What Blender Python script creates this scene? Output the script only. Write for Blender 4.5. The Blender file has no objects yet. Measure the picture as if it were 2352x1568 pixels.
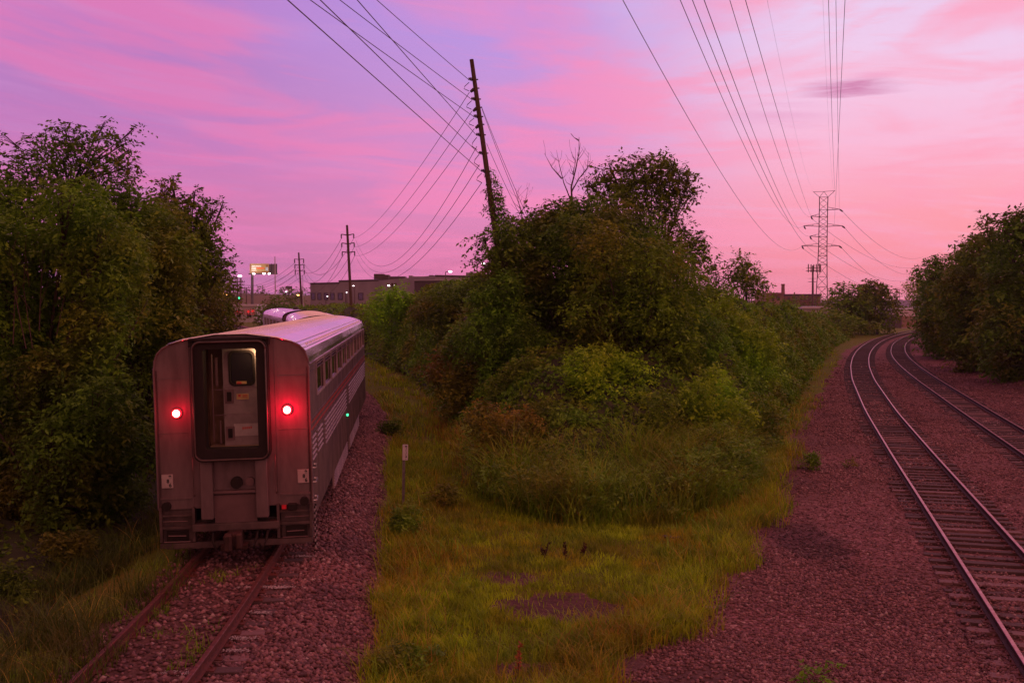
import bpy, math, random
import numpy as np
from mathutils import Vector, Matrix

# ------------------------------------------------------------------ camera, sky, sun, exposure
SC = bpy.context.scene
COL = SC.collection
F = 2360.0                      # focal length in units of a 2352 px wide picture
PITCH = math.atan(94.0 / F)
CAM = Vector((0, 0, 5.0))
cam_d = bpy.data.cameras.new('camera')
cam_d.sensor_width = 36.0
cam_d.lens = 36.0 * F / 2352.0
cam_d.clip_start = 0.1
cam_d.clip_end = 9000
cam = bpy.data.objects.new('camera', cam_d)
COL.objects.link(cam)
cam.location = CAM
cam.rotation_euler = (math.pi / 2 - PITCH, 0, 0)
SC.camera = cam
SC.view_settings.view_transform = 'Standard'
SC.view_settings.look = 'None'
SC.view_settings.exposure = 0.0
SC.view_settings.gamma = 1.0

def lin(r, g, b, a=1.0):
    def f(c):
        c = c / 255.0
        return c / 12.92 if c <= 0.04045 else ((c + 0.055) / 1.055) ** 2.4
    return (f(r), f(g), f(b), a)

class NT:
    """small node helper"""
    def __init__(s, tree):
        s.t = tree; s.n = tree.nodes; s.l = tree.links
    def new(s, typ, **kw):
        n = s.n.new(typ)
        for k, v in kw.items(): setattr(n, k, v)
        return n
    def link(s, a, b): s.l.new(a, b)
    def put(s, sock, v):
        if isinstance(v, bpy.types.NodeSocket): s.l.new(v, sock)
        else: sock.default_value = v
    def math(s, op, a, b=0.0, c=0.0, clamp=False):
        n = s.new('ShaderNodeMath', operation=op); n.use_clamp = clamp
        s.put(n.inputs[0], a); s.put(n.inputs[1], b); s.put(n.inputs[2], c)
        return n.outputs[0]
    def rng(s, v, a, b, c=0.0, d=1.0, smooth=True):
        n = s.new('ShaderNodeMapRange'); n.interpolation_type = 'SMOOTHSTEP' if smooth else 'LINEAR'
        s.put(n.inputs[0], v); n.inputs[1].default_value = a; n.inputs[2].default_value = b
        n.inputs[3].default_value = c; n.inputs[4].default_value = d
        return n.outputs[0]
    def mix(s, f, a, b, mode='MIX'):
        n = s.new('ShaderNodeMix'); n.data_type = 'RGBA'; n.blend_type = mode
        s.put(n.inputs[0], f); s.put(n.inputs[6], a); s.put(n.inputs[7], b)
        return n.outputs[2]
    def ramp(s, v, stops):
        n = s.new('ShaderNodeValToRGB'); e = n.color_ramp.elements
        e[0].position, e[0].color = stops[0]
        e[1].position, e[1].color = stops[-1]
        for p, c in stops[1:-1]:
            q = e.new(p); q.color = c
        s.put(n.inputs[0], v)
        return n.outputs[0]
    def noise(s, vec, scale, detail=3.0, rough=0.5, dist=0.0):
        n = s.new('ShaderNodeTexNoise'); n.inputs['Scale'].default_value = scale
        n.inputs['Detail'].default_value = detail; n.inputs['Roughness'].default_value = rough
        n.inputs['Distortion'].default_value = dist
        if vec is not None: s.link(vec, n.inputs['Vector'])
        return n.outputs['Fac']
    def comb(s, x, y, z=0.0):
        n = s.new('ShaderNodeCombineXYZ'); s.put(n.inputs[0], x); s.put(n.inputs[1], y); s.put(n.inputs[2], z)
        return n.outputs[0]

world = bpy.data.worlds.new('World'); SC.world = world
world.use_nodes = True
W = NT(world.node_tree); W.n.clear()
tc = W.new('ShaderNodeTexCoord')
sep = W.new('ShaderNodeSeparateXYZ'); W.link(tc.outputs['Generated'], sep.inputs[0])
dx, dy, dz = sep.outputs
zc = W.math('MAXIMUM', dz, 0.0)
left_c = W.ramp(zc, [(0.0, lin(188, 122, 176)), (0.035, lin(196, 122, 178)), (0.075, lin(214, 122, 176)), (0.14, lin(200, 124, 190)), (0.2, lin(184, 126, 196)), (0.28, lin(190, 126, 202)), (0.34, lin(180, 112, 196))])
mid_c = W.ramp(zc, [(0.0, lin(206, 116, 174)), (0.03, lin(226, 124, 172)), (0.08, lin(226, 138, 190)), (0.14, lin(208, 144, 208)), (0.2, lin(202, 150, 218)), (0.27, lin(180, 150, 230)), (0.34, lin(170, 134, 220))])
right_c = W.ramp(zc, [(0.0, lin(248, 142, 168)), (0.03, lin(255, 148, 170)), (0.08, lin(255, 160, 184)), (0.14, lin(252, 186, 216)), (0.2, lin(244, 204, 236)), (0.28, lin(232, 208, 244)), (0.34, lin(225, 180, 230))])
u = W.math('DIVIDE', dx, W.math('SQRT', W.math('ADD', W.math('MULTIPLY', dx, dx), W.math('MULTIPLY', dy, dy))))
f1 = W.rng(u, -0.36, 0.02)
f2 = W.rng(u, 0.0, 0.30)
base = W.mix(f2, W.mix(f1, left_c, mid_c), right_c)
# peach afterglow low on the right
pg = W.math('MULTIPLY', W.rng(u, 0.2, 0.52), W.math('SUBTRACT', W.rng(zc, 0.0, 0.075), W.rng(zc, 0.06, 0.15)))
base = W.mix(W.math('MULTIPLY', pg, 0.35), base, lin(255, 158, 156))
# wispy cloud sheets: noise laid on a flat cloud layer
zwarp = W.math('MULTIPLY', zc, W.math('SUBTRACT', 1.0, W.math('MULTIPLY', W.math('MULTIPLY', u, u), 1.3)))
den = W.math('ADD', zwarp, 0.16)
px_ = W.math('DIVIDE', dx, den); py_ = W.math('DIVIDE', dy, den)
def rotxy(ang, sx, sy):
    c, s_ = math.cos(ang), math.sin(ang)
    a = W.math('ADD', W.math('MULTIPLY', px_, c), W.math('MULTIPLY', py_, s_))
    b = W.math('SUBTRACT', W.math('MULTIPLY', py_, c), W.math('MULTIPLY', px_, s_))
    return W.comb(W.math('MULTIPLY', a, sx), W.math('MULTIPLY', b, sy))
n1 = W.noise(rotxy(0.12, 0.8, 1.45), 1.45, 6, 0.55, 0.9)
n2 = W.noise(rotxy(0.2, 0.9, 5.0), 1.4, 5, 0.55, 0.7)
n3 = W.noise(rotxy(-0.1, 0.7, 2.2), 1.6, 4, 0.5, 0.6)
cl_left = W.rng(W.math('ADD', W.math('MULTIPLY', n1, 0.75), W.math('MULTIPLY', n3, 0.25)), 0.42, 0.60)
pink_c = W.mix(f2, W.mix(f1, lin(228, 124, 184), lin(250, 140, 190)), lin(255, 160, 190))
sky = W.mix(W.math('MULTIPLY', cl_left, 0.78), base, pink_c)
pale_c = W.mix(f2, lin(206, 144, 206), lin(246, 192, 226))
cl2 = W.math('MULTIPLY', W.rng(n2, 0.5, 0.72), W.rng(zc, 0.02, 0.12))
sky = W.mix(W.math('MULTIPLY', cl2, 0.38), sky, pale_c)
n4 = W.noise(rotxy(0.3, 1.6, 8.0), 1.6, 6, 0.62, 1.2)
sky = W.mix(W.math('MULTIPLY', W.rng(n4, 0.52, 0.74), 0.32), sky, pink_c)
sky = W.mix(W.math('MULTIPLY', W.rng(n4, 0.46, 0.28), 0.26), sky, pale_c)
# lilac gap high between the sheets
def blob(u0, z0, su, sz, warp=0.0):
    a = W.math('DIVIDE', W.math('SUBTRACT', u, u0), su)
    zz = zc if not warp else W.math('ADD', zc, W.math('MULTIPLY', W.math('SUBTRACT', n2, 0.5), warp))
    b = W.math('DIVIDE', W.math('SUBTRACT', zz, z0), sz)
    r = W.math('SQRT', W.math('ADD', W.math('MULTIPLY', a, a), W.math('MULTIPLY', b, b)))
    return W.rng(r, 1.0, 0.0)
gap = W.math('MULTIPLY', blob(-0.1, 0.255, 0.2, 0.07, 0.05), W.rng(n3, 0.4, 0.6, 0.4, 1.0))
sky = W.mix(W.math('MULTIPLY', gap, 0.6), sky, lin(188, 152, 228))
gap2 = W.math('MULTIPLY', blob(0.13, 0.27, 0.11, 0.05, 0.05), W.rng(n3, 0.4, 0.6, 0.3, 1.0))
sky = W.mix(W.math('MULTIPLY', gap2, 0.6), sky, lin(212, 178, 232))
sky = W.mix(W.math('MULTIPLY', W.math('MULTIPLY', blob(0.312, 0.190, 0.058, 0.0095, 0.045), W.rng(n4, 0.3, 0.62, 0.45, 1.0)), 0.95), sky, lin(205, 118, 168))
sky = W.mix(W.math('MULTIPLY', blob(0.33, 0.2, 0.03, 0.006, 0.03), 0.35), sky, lin(236, 140, 188))
sky = W.mix(W.math('MULTIPLY', blob(0.25, 0.168, 0.08, 0.014, 0.05), 0.4), sky, lin(228, 150, 196))
# unseen dome overhead and behind: crimson made up to light the ground
over = W.rng(dz, 0.33, 0.62)
back = W.rng(dy, 0.55, -0.2)
ob = W.math('MAXIMUM', over, back)
DEEP = W.mix(W.rng(dx, -0.7, 0.8), (0.62, 0.225, 0.185, 1), (0.95, 0.34, 0.29, 1))
DEEP = W.mix(W.rng(dy, -0.1, 0.65), DEEP, W.mix(f2, (0.62, 0.22, 0.44, 1), (0.85, 0.34, 0.48, 1)))
sky = W.mix(ob, sky, DEEP)
low = W.rng(dz, 0.0, -0.05)
sky = W.mix(low, sky, (0.05, 0.02, 0.025, 1))
nish = W.new('ShaderNodeTexSky'); nish.sky_type = 'NISHITA'; nish.sun_disc = False
nish.sun_elevation = math.radians(1.5); nish.sun_rotation = math.radians(38)
skyadd = W.mix(0.004, sky, nish.outputs[0], 'ADD')
bg = W.new('ShaderNodeBackground'); W.link(skyadd, bg.inputs[0]); bg.inputs[1].default_value = 1.0
wo = W.new('ShaderNodeOutputWorld'); W.link(bg.outputs[0], wo.inputs[0])

sun_d = bpy.data.lights.new('sun', 'SUN'); sun_d.energy = 0.35; sun_d.angle = math.radians(14)
sun_d.color = (1.0, 0.42, 0.34)
sun = bpy.data.objects.new('sun', sun_d); COL.objects.link(sun)
SUNDIR = Vector((math.sin(math.radians(38)), math.cos(math.radians(38)), 0.09))
sun.rotation_euler = SUNDIR.to_track_quat('Z', 'Y').to_euler()

# ------------------------------------------------------------------ helpers
rnd = random.Random(7)
NR = np.random.default_rng(11)
def ray(x, y):
    a = (x - 1176) / F; b = (784 - y) / F
    c, s = math.cos(PITCH), math.sin(PITCH)
    return Vector((a, c + b * s, -s + b * c))
def P(x, y, Y):
    d = ray(x, y); return CAM + d * (Y / d.y)
def tag(o, label=None, cat=None, group=None, kind=None):
    if label: o['label'] = label
    if cat: o['category'] = cat
    if group: o['group'] = group
    if kind: o['kind'] = kind
    return o
def empty(name, loc=(0, 0, 0), rot=(0, 0, 0)):
    o = bpy.data.objects.new(name, None); COL.objects.link(o)
    o.location = loc; o.rotation_euler = rot; o.empty_display_size = 0.3
    return o
def link_mesh(name, me, mats, parent=None, inv=True):
    if not isinstance(mats, (list, tuple)): mats = [mats]
    for m in mats: me.materials.append(m)
    o = bpy.data.objects.new(name, me); COL.objects.link(o)
    if parent is not None:
        o.parent = parent
    return o
class MB:
    """collects faces, builds ONE mesh object"""
    def __init__(s): s.v = []; s.f = []; s.m = []
    def face(s, pts, mi=0):
        b = len(s.v); s.v += [tuple(p) for p in pts]; s.f.append(tuple(range(b, b + len(pts)))); s.m.append(mi)
    def box(s, c, d, mi=0, rz=0.0, bevel=0.0):
        x, y, z = d[0] / 2, d[1] / 2, d[2] / 2
        b = len(s.v); cr, sr = math.cos(rz), math.sin(rz)
        if bevel > 0:
            e = bevel
            ring = [(-x + e, -y), (x - e, -y), (x, -y + e), (x, y - e), (x - e, y), (-x + e, y), (-x, y - e), (-x, -y + e)]
            lv = [(-z, 1 - e / max(x, y)), (-z + e, 1), (z - e, 1), (z, 1 - e / max(x, y))]
            for zz, k in lv:
                for (px, py) in ring:
                    px2, py2 = px * k, py * k
                    s.v.append((c[0] + px2 * cr - py2 * sr, c[1] + px2 * sr + py2 * cr, c[2] + zz))
            for i in range(3):
                for j in range(8):
                    s.f.append((b + i * 8 + j, b + i * 8 + (j + 1) % 8, b + (i + 1) * 8 + (j + 1) % 8, b + (i + 1) * 8 + j)); s.m.append(mi)
            s.f.append(tuple(b + j for j in range(7, -1, -1))); s.m.append(mi)
            s.f.append(tuple(b + 24 + j for j in range(8))); s.m.append(mi)
            return s
        for zz in (-z, z):
            for (px, py) in ((-x, -y), (x, -y), (x, y), (-x, y)):
                s.v.append((c[0] + px * cr - py * sr, c[1] + px * sr + py * cr, c[2] + zz))
        for q in ((3, 2, 1, 0), (4, 5, 6, 7), (0, 1, 5, 4), (1, 2, 6, 5), (2, 3, 7, 6), (3, 0, 4, 7)):
            s.f.append(tuple(b + i for i in q)); s.m.append(mi)
        return s
    def tube(s, pts, rad, n=6, mi=0, cap=True):
        pts = [Vector(p) for p in pts]
        if not isinstance(rad, (list, tuple)): rad = [rad] * len(pts)
        b = len(s.v)
        for i, p in enumerate(pts):
            t = (pts[min(i + 1, len(pts) - 1)] - pts[max(i - 1, 0)])
            t = t.normalized() if t.length > 1e-9 else Vector((0, 0, 1))
            a = t.cross(Vector((0, 0, 1)))
            if a.length < 0.05: a = t.cross(Vector((0, 1, 0)))
            a.normalize(); c = t.cross(a)
            for k in range(n):
                w = 2 * math.pi * k / n
                s.v.append(tuple(p + (a * math.cos(w) + c * math.sin(w)) * rad[i]))
        for i in range(len(pts) - 1):
            for k in range(n):
                s.f.append((b + i * n + k, b + i * n + (k + 1) % n, b + (i + 1) * n + (k + 1) % n, b + (i + 1) * n + k)); s.m.append(mi)
        if cap:
            s.f.append(tuple(b + k for k in range(n - 1, -1, -1))); s.m.append(mi)
            e = b + (len(pts) - 1) * n
            s.f.append(tuple(e + k for k in range(n))); s.m.append(mi)
        return s
    def sweep(s, prof, path, mi=0, closed=True, caps=True):
        """prof: (across, up) points; path: list of (Vector pos, Vector right)"""
        b = len(s.v); n = len(prof)
        for p, r in path:
            for (a, h) in prof: s.v.append((p[0] + r[0] * a, p[1] + r[1] * a, p[2] + h))
        for i in range(len(path) - 1):
            for k in range(n if closed else n - 1):
                k2 = (k + 1) % n
                s.f.append((b + i * n + k, b + i * n + k2, b + (i + 1) * n + k2, b + (i + 1) * n + k))
                s.m.append(mi[k] if isinstance(mi, (list, tuple)) else mi)
        if caps and closed:
            m0 = mi[0] if isinstance(mi, (list, tuple)) else mi
            s.f.append(tuple(b + k for k in range(n))); s.m.append(m0)
            e = b + (len(path) - 1) * n
            s.f.append(tuple(e + k for k in range(n - 1, -1, -1))); s.m.append(m0)
        return s
    def disc(s, c, r, axis='y', th=0.02, n=20, mi=0):
        d = {'y': Vector((0, 1, 0)), 'x': Vector((1, 0, 0)), 'z': Vector((0, 0, 1))}[axis]
        c = Vector(c); return s.tube([c - d * th / 2, c + d * th / 2], r, n, mi)
    def build(s, name, mats, parent=None, smooth=False):
        me = bpy.data.meshes.new(name)
        me.from_pydata(s.v, [], s.f)
        me.polygons.foreach_set('material_index', s.m)
        if smooth: me.polygons.foreach_set('use_smooth', [True] * len(s.f))
        me.update()
        return link_mesh(name, me, mats, parent)

def np_mesh(name, V, Q, mats, parent=None, smooth=False, attrs=None, mi=None):
    """V (n,3), Q (m,k) same-size faces"""
    me = bpy.data.meshes.new(name)
    V = np.ascontiguousarray(V, dtype=np.float32); Q = np.ascontiguousarray(Q, dtype=np.int32)
    m, k = Q.shape
    me.vertices.add(len(V)); me.vertices.foreach_set('co', V.ravel())
    me.loops.add(m * k); me.loops.foreach_set('vertex_index', Q.ravel())
    me.polygons.add(m); me.polygons.foreach_set('loop_start', np.arange(m, dtype=np.int32) * k)
    try: me.polygons.foreach_set('loop_total', np.full(m, k, dtype=np.int32))
    except Exception: pass
    if smooth: me.polygons.foreach_set('use_smooth', np.ones(m, dtype=bool))
    if mi is not None: me.polygons.foreach_set('material_index', mi.astype(np.int32))
    for an, av in (attrs or {}).items():
        a = me.attributes.new(an, 'FLOAT', 'POINT'); a.data.foreach_set('value', np.ascontiguousarray(av, dtype=np.float32))
    me.update(calc_edges=True)
    return link_mesh(name, me, mats, parent)

def _h(ix, iy, s):
    n = (ix * 374761393 + iy * 668265263 + s * 1446651) & 0xffffffff
    n = ((n ^ (n >> 13)) * 1274126177) & 0xffffffff
    return ((n ^ (n >> 16)) & 0xffff) / 65535.0
def vnoise(x, y, s=0):
    x = np.asarray(x, dtype=np.float64); y = np.asarray(y, dtype=np.float64)
    ix = np.floor(x).astype(np.int64); iy = np.floor(y).astype(np.int64)
    fx = x - ix; fy = y - iy; fx = fx * fx * (3 - 2 * fx); fy = fy * fy * (3 - 2 * fy)
    a = _h(ix, iy, s); b = _h(ix + 1, iy, s); c = _h(ix, iy + 1, s); d = _h(ix + 1, iy + 1, s)
    return (a * (1 - fx) + b * fx) * (1 - fy) + (c * (1 - fx) + d * fx) * fy
def fbm(x, y, s=0, o=4):
    r = 0; a = 0.5; t = 0
    for i in range(o):
        r = r + a * vnoise(x * 2 ** i, y * 2 ** i, s + i); t += a; a *= 0.5
    return r / t
def sstep(a, b, v):
    t = np.clip((v - a) / (b - a), 0, 1); return t * t * (3 - 2 * t)

# ------------------------------------------------------------------ materials
def mat(name, color=(0.5, 0.5, 0.5), rough=0.6, metal=0.0, var=0.12, scale=3.0, bump=0.0, bscale=20.0,
        color2=None, emis=None, estr=0.0, spec=0.5, streak=None, coat=0.0):
    m = bpy.data.materials.new(name); m.use_nodes = True
    T = NT(m.node_tree); T.n.clear()
    out = T.new('ShaderNodeOutputMaterial'); p = T.new('ShaderNodeBsdfPrincipled')
    T.link(p.outputs[0], out.inputs[0])
    tcx = T.new('ShaderNodeTexCoord'); vec = tcx.outputs['Object']
    if streak:
        mp = T.new('ShaderNodeMapping'); mp.inputs['Scale'].default_value = streak
        T.link(vec, mp.inputs[0]); vec = mp.outputs[0]
    n = T.noise(vec, scale, 5, 0.6)
    c1 = tuple(color) + (1,)
    c2 = tuple(color2) + (1,) if color2 else tuple(max(0, c * (1 - 2.2 * var)) for c in color) + (1,)
    T.link(T.mix(T.rng(n, 0.32, 0.68), c1, c2), p.inputs['Base Color'])
    p.inputs['Roughness'].default_value = rough; p.inputs['Metallic'].default_value = metal
    p.inputs['Specular IOR Level'].default_value = spec
    if coat: p.inputs['Coat Weight'].default_value = coat
    if metal > 0.3:
        T.link(T.rng(n, 0.25, 0.75, max(0.05, rough - 0.1), min(1, rough + 0.14)), p.inputs['Roughness'])
    if bump:
        b = T.new('ShaderNodeBump'); b.inputs['Strength'].default_value = bump; b.inputs['Distance'].default_value = 0.02
        T.link(T.noise(vec, bscale, 4, 0.6), b.inputs['Height']); T.link(b.outputs[0], p.inputs['Normal'])
    if emis:
        p.inputs['Emission Color'].default_value = tuple(emis) + (1,); p.inputs['Emission Strength'].default_value = estr
    return m

def leaf_mat(name, ca, cb, cc=None, trans=0.3, nscale=0.35, rough=0.65):
    m = bpy.data.materials.new(name); m.use_nodes = True
    T = NT(m.node_tree); T.n.clear()
    out = T.new('ShaderNodeOutputMaterial'); p = T.new('ShaderNodeBsdfPrincipled')
    g = T.new('ShaderNodeNewGeometry'); tcx = T.new('ShaderNodeTexCoord')
    col = T.mix(g.outputs['Random Per Island'], tuple(ca) + (1,), tuple(cb) + (1,))
    nn = T.noise(g.outputs['Position'], nscale, 3, 0.6)
    if cc: col = T.mix(T.rng(nn, 0.42, 0.66), col, tuple(cc) + (1,))
    oi = T.new('ShaderNodeObjectInfo')
    hsv = T.new('ShaderNodeHueSaturation')
    T.link(T.rng(oi.outputs['Random'], 0, 1, 0.485, 0.515, False), hsv.inputs['Hue'])
    T.link(T.rng(T.noise(g.outputs['Position'], nscale * 4, 2, 0.5), 0.3, 0.7, 0.55, 1.55, False), hsv.inputs['Value'])
    T.link(col, hsv.inputs['Color'])
    T.link(hsv.outputs[0], p.inputs['Base Color']); p.inputs['Roughness'].default_value = rough
    p.inputs['Specular IOR Level'].default_value = 0.25
    tr = T.new('ShaderNodeBsdfTranslucent'); T.link(hsv.outputs[0], tr.inputs[0])
    ms = T.new('ShaderNodeMixShader'); ms.inputs[0].default_value = trans
    T.link(p.outputs[0], ms.inputs[1]); T.link(tr.outputs[0], ms.inputs[2]); T.link(ms.outputs[0], out.inputs[0])
    return m

M = {}
M['steel'] = mat('stainless_panel', (0.19, 0.115, 0.13), 0.5, 0.4, 0.18, 1.2, 0.15, 60)
M['steel_end'] = mat('painted_end_panel', (0.185, 0.128, 0.145), 0.52, 0.35, 0.14, 3.0, 0.12, 60, streak=(1.3, 1, 0.4))
M['steel_side'] = mat('side_panel_metal', (0.165, 0.095, 0.10), 0.5, 0.4, 0.2, 1.5, 0.1, 40)
M['roof_metal'] = mat('roof_sheet', (0.95, 0.90, 0.95), 0.22, 1.0, 0.06, 0.9, 0.06, 30, streak=(1.0, 0.15, 1.0))
M['dark_metal'] = mat('dark_underframe', (0.05, 0.04, 0.04), 0.6, 0.3, 0.3, 4, 0.3, 30)
M['rubber'] = mat('black_rubber', (0.012, 0.004, 0.005), 0.8, 0.0, 0.2, 5, 0.2, 30)
M['frame_grey'] = mat('gasket_metal', (0.12, 0.08, 0.085), 0.55, 0.3, 0.2, 4)
M['flute_metal'] = mat('fluting_metal', (0.50, 0.37, 0.40), 0.45, 0.5, 0.2, 3)
M['door_metal'] = mat('door_panel', (0.27, 0.215, 0.23), 0.5, 0.25, 0.14, 3, 0.1, 60)
M['glass'] = mat('dark_glass', (0.015, 0.012, 0.014), 0.08, 0.0, 0.1, 2, spec=0.8)
M['white_paint'] = mat('white_paint', (0.42, 0.36, 0.38), 0.5, 0.0, 0.1, 6)
M['black_paint'] = mat('black_marks', (0.02, 0.018, 0.02), 0.6)
M['red_paint'] = mat('red_stripe_paint', (0.42, 0.03, 0.03), 0.45, 0.0, 0.15, 5)
M['red_sticker'] = mat('red_sticker', (0.5, 0.05, 0.04), 0.5)
M['yellow_sticker'] = mat('yellow_sticker', (0.55, 0.38, 0.16), 0.5)
M['brown_panel'] = mat('cabin_lining', (0.22, 0.13, 0.08), 0.5, 0.0, 0.2, 3)
M['rust'] = mat('rusty_rail', (0.13, 0.034, 0.026), 0.75, 0.2, 0.25, 8, 0.3, 50, color2=(0.075, 0.02, 0.016))
M['rail_top'] = mat('polished_rail', (0.52, 0.25, 0.235), 0.42, 0.95, 0.08, 8)
M['rail_top_worn'] = mat('worn_rail_top', (0.38, 0.17, 0.155), 0.45, 0.9, 0.15, 6)
M['rail_top_dull'] = mat('dull_rail_top', (0.2, 0.08, 0.07), 0.45, 0.6, 0.2, 8)
M['rail_side'] = mat('rail_web', (0.055, 0.022, 0.02), 0.75, 0.1, 0.25, 8, 0.3, 50)
M['tie'] = mat('weathered_sleeper', (0.105, 0.06, 0.062), 0.85, 0, 0.2, 3.0, 0.6, 14, color2=(0.055, 0.03, 0.031), streak=(0.6, 9, 5))
M['tie_light'] = mat('bleached_sleeper', (0.24, 0.135, 0.14), 0.85, 0, 0.2, 3.0, 0.6, 14, color2=(0.12, 0.065, 0.07), streak=(0.6, 9, 5))
M['bark'] = mat('bark', (0.10, 0.07, 0.055), 0.9, 0, 0.3, 4, 0.6, 12, streak=(3, 3, 0.6))
M['bare_wood'] = mat('bare_twigs', (0.10, 0.06, 0.05), 0.85, 0, 0.2, 4)
M['pole_wood'] = mat('creosoted_wood', (0.11, 0.06, 0.045), 0.85, 0, 0.25, 3, 0.5, 18, streak=(6, 6, 0.4))
M['galv'] = mat('galvanised_steel', (0.16, 0.11, 0.12), 0.55, 0.5, 0.15, 0.5)
M['insul'] = mat('glazed_insulator', (0.05, 0.028, 0.03), 0.3)
M['wire'] = mat('wire', (0.05, 0.025, 0.03), 0.6, 0.3)
M['stone_wall'] = mat('concrete_cladding', (0.28, 0.25, 0.30), 0.8, 0, 0.1, 0.25, 0.1, 5)
M['dark_wall'] = mat('dark_cladding', (0.08, 0.055, 0.065), 0.7, 0, 0.15, 0.4)
M['white_wall'] = mat('white_sheet_wall', (0.45, 0.42, 0.5), 0.6, 0, 0.1, 0.3)
M['brick'] = mat('red_brick', (0.26, 0.12, 0.10), 0.85, 0, 0.2, 0.15)
M['tan_wall'] = mat('tan_wall', (0.34, 0.22, 0.16), 0.85, 0, 0.15, 0.15)
M['lilac_roof'] = mat('pale_sheet_roof', (0.55, 0.5, 0.6), 0.5, 0.2, 0.1, 0.1)
M['sign_white'] = mat('sign_face', (0.62, 0.56, 0.64), 0.5, 0, 0.05, 4)
M['post_metal'] = mat('grey_post', (0.26, 0.23, 0.25), 0.55, 0.5, 0.2, 6)
M['lamp_white'] = mat('lamp_white', (1, 1, 1), 0.5, emis=(1.0, 0.82, 0.86), estr=9)
M['lamp_amber'] = mat('lamp_amber', (1, 0.6, 0.2), 0.5, emis=(1.0, 0.42, 0.10), estr=9)
M['lamp_green'] = mat('lamp_green', (0, 1, 0.3), 0.5, emis=(0.05, 0.75, 0.30), estr=3)
M['lamp_red'] = mat('lamp_red', (1, 0.1, 0.1), 0.5, emis=(1.0, 0.02, 0.03), estr=0.45)
M['lamp_dimred'] = mat('lamp_dim_red', (0.5, 0.02, 0.02), 0.4, emis=(0.5, 0.0, 0.01), estr=0.22)
M['tail_core'] = mat('tail_core', (1, 0.8, 0.7), 0.5, emis=(1.0, 0.34, 0.27), estr=12)
M['tail_ring'] = mat('tail_ring', (0.6, 0.02, 0.02), 0.3, emis=(1.0, 0.01, 0.03), estr=1.2)
M['tube_light'] = mat('cabin_light', (1, 0.8, 0.5), 0.5, emis=(1.0, 0.62, 0.30), estr=3.5)
M['ad_tan'] = mat('poster_tan', (0.45, 0.30, 0.12), 0.6)
M['ad_white'] = mat('poster_white', (0.8, 0.74, 0.74), 0.6)
M['ad_orange'] = mat('poster_orange', (0.8, 0.16, 0.05), 0.6)
M['ad_blue'] = mat('poster_blue', (0.5, 0.6, 0.75), 0.6)
M['ad_brown'] = mat('poster_brown', (0.28, 0.12, 0.05), 0.6)
M['gate_red'] = mat('barrier_red', (0.6, 0.04, 0.05), 0.5)
M['dark_roof'] = mat('tarred_roof', (0.09, 0.06, 0.07), 0.8)
# foliage
M['lf_dark'] = leaf_mat('leaf_dark', (0.087, 0.177, 0.013), (0.143, 0.257, 0.018), (0.131, 0.132, 0.014))
M['lf_olive'] = leaf_mat('leaf_olive', (0.106, 0.238, 0.013), (0.174, 0.336, 0.018), (0.155, 0.186, 0.014))
M['lf_bright'] = leaf_mat('leaf_bright', (0.186, 0.424, 0.013), (0.300, 0.614, 0.018), (0.229, 0.361, 0.013))
M['lf_rust'] = leaf_mat('leaf_rust', (0.137, 0.177, 0.016), (0.212, 0.230, 0.020), (0.212, 0.141, 0.016))
M['lf_pale'] = leaf_mat('leaf_pale', (0.248, 0.301, 0.045), (0.373, 0.424, 0.063), None)
M['gr_green'] = leaf_mat('grass_green', (0.149, 0.279, 0.011), (0.243, 0.403, 0.016), (0.203, 0.232, 0.013), 0.35, 0.5)
M['gr_shade'] = leaf_mat('grass_shaded', (0.06, 0.11, 0.012), (0.10, 0.16, 0.016), (0.08, 0.08, 0.013), 0.3, 0.5)  # grass green darkened in its colour for the shaded left side
M['gr_yellow'] = leaf_mat('grass_yellow', (0.233, 0.378, 0.009), (0.358, 0.536, 0.013), (0.310, 0.278, 0.013), 0.35, 0.6)
M['gr_dry'] = leaf_mat('grass_dry', (0.297, 0.264, 0.036), (0.432, 0.372, 0.045), (0.270, 0.155, 0.018), 0.3, 0.6)
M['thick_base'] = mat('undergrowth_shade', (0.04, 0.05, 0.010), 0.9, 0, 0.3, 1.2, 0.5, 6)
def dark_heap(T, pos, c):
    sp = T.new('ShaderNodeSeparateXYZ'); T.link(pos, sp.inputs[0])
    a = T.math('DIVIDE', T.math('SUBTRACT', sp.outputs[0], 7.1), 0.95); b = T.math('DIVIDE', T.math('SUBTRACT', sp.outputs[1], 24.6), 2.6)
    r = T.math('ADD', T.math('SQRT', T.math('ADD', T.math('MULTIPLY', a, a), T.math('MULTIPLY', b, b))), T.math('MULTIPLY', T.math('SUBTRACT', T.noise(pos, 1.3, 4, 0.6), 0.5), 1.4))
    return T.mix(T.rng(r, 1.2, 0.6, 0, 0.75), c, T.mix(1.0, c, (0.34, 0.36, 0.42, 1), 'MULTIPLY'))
def stone_mat():
    m = bpy.data.materials.new('ballast_stone'); m.use_nodes = True
    T = NT(m.node_tree); p = T.n['Principled BSDF']
    g = T.new('ShaderNodeNewGeometry')
    c = T.ramp(g.outputs['Random Per Island'], [(0, (0.072, 0.030, 0.035, 1)), (0.35, (0.144, 0.065, 0.072, 1)), (0.7, (0.201, 0.093, 0.100, 1)), (0.95, (0.287, 0.140, 0.147, 1)), (1.0, (0.384, 0.279, 0.269, 1))])
    nn = T.noise(g.outputs['Position'], 0.45, 3, 0.55)
    c = T.mix(T.rng(nn, 0.5, 0.7), c, T.mix(1.0, c, (0.62, 0.60, 0.68, 1), 'MULTIPLY'))
    c = dark_heap(T, g.outputs['Position'], c)
    T.link(c, p.inputs['Base Color']); p.inputs['Roughness'].default_value = 0.85
    return m
M['stone'] = stone_mat()

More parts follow.
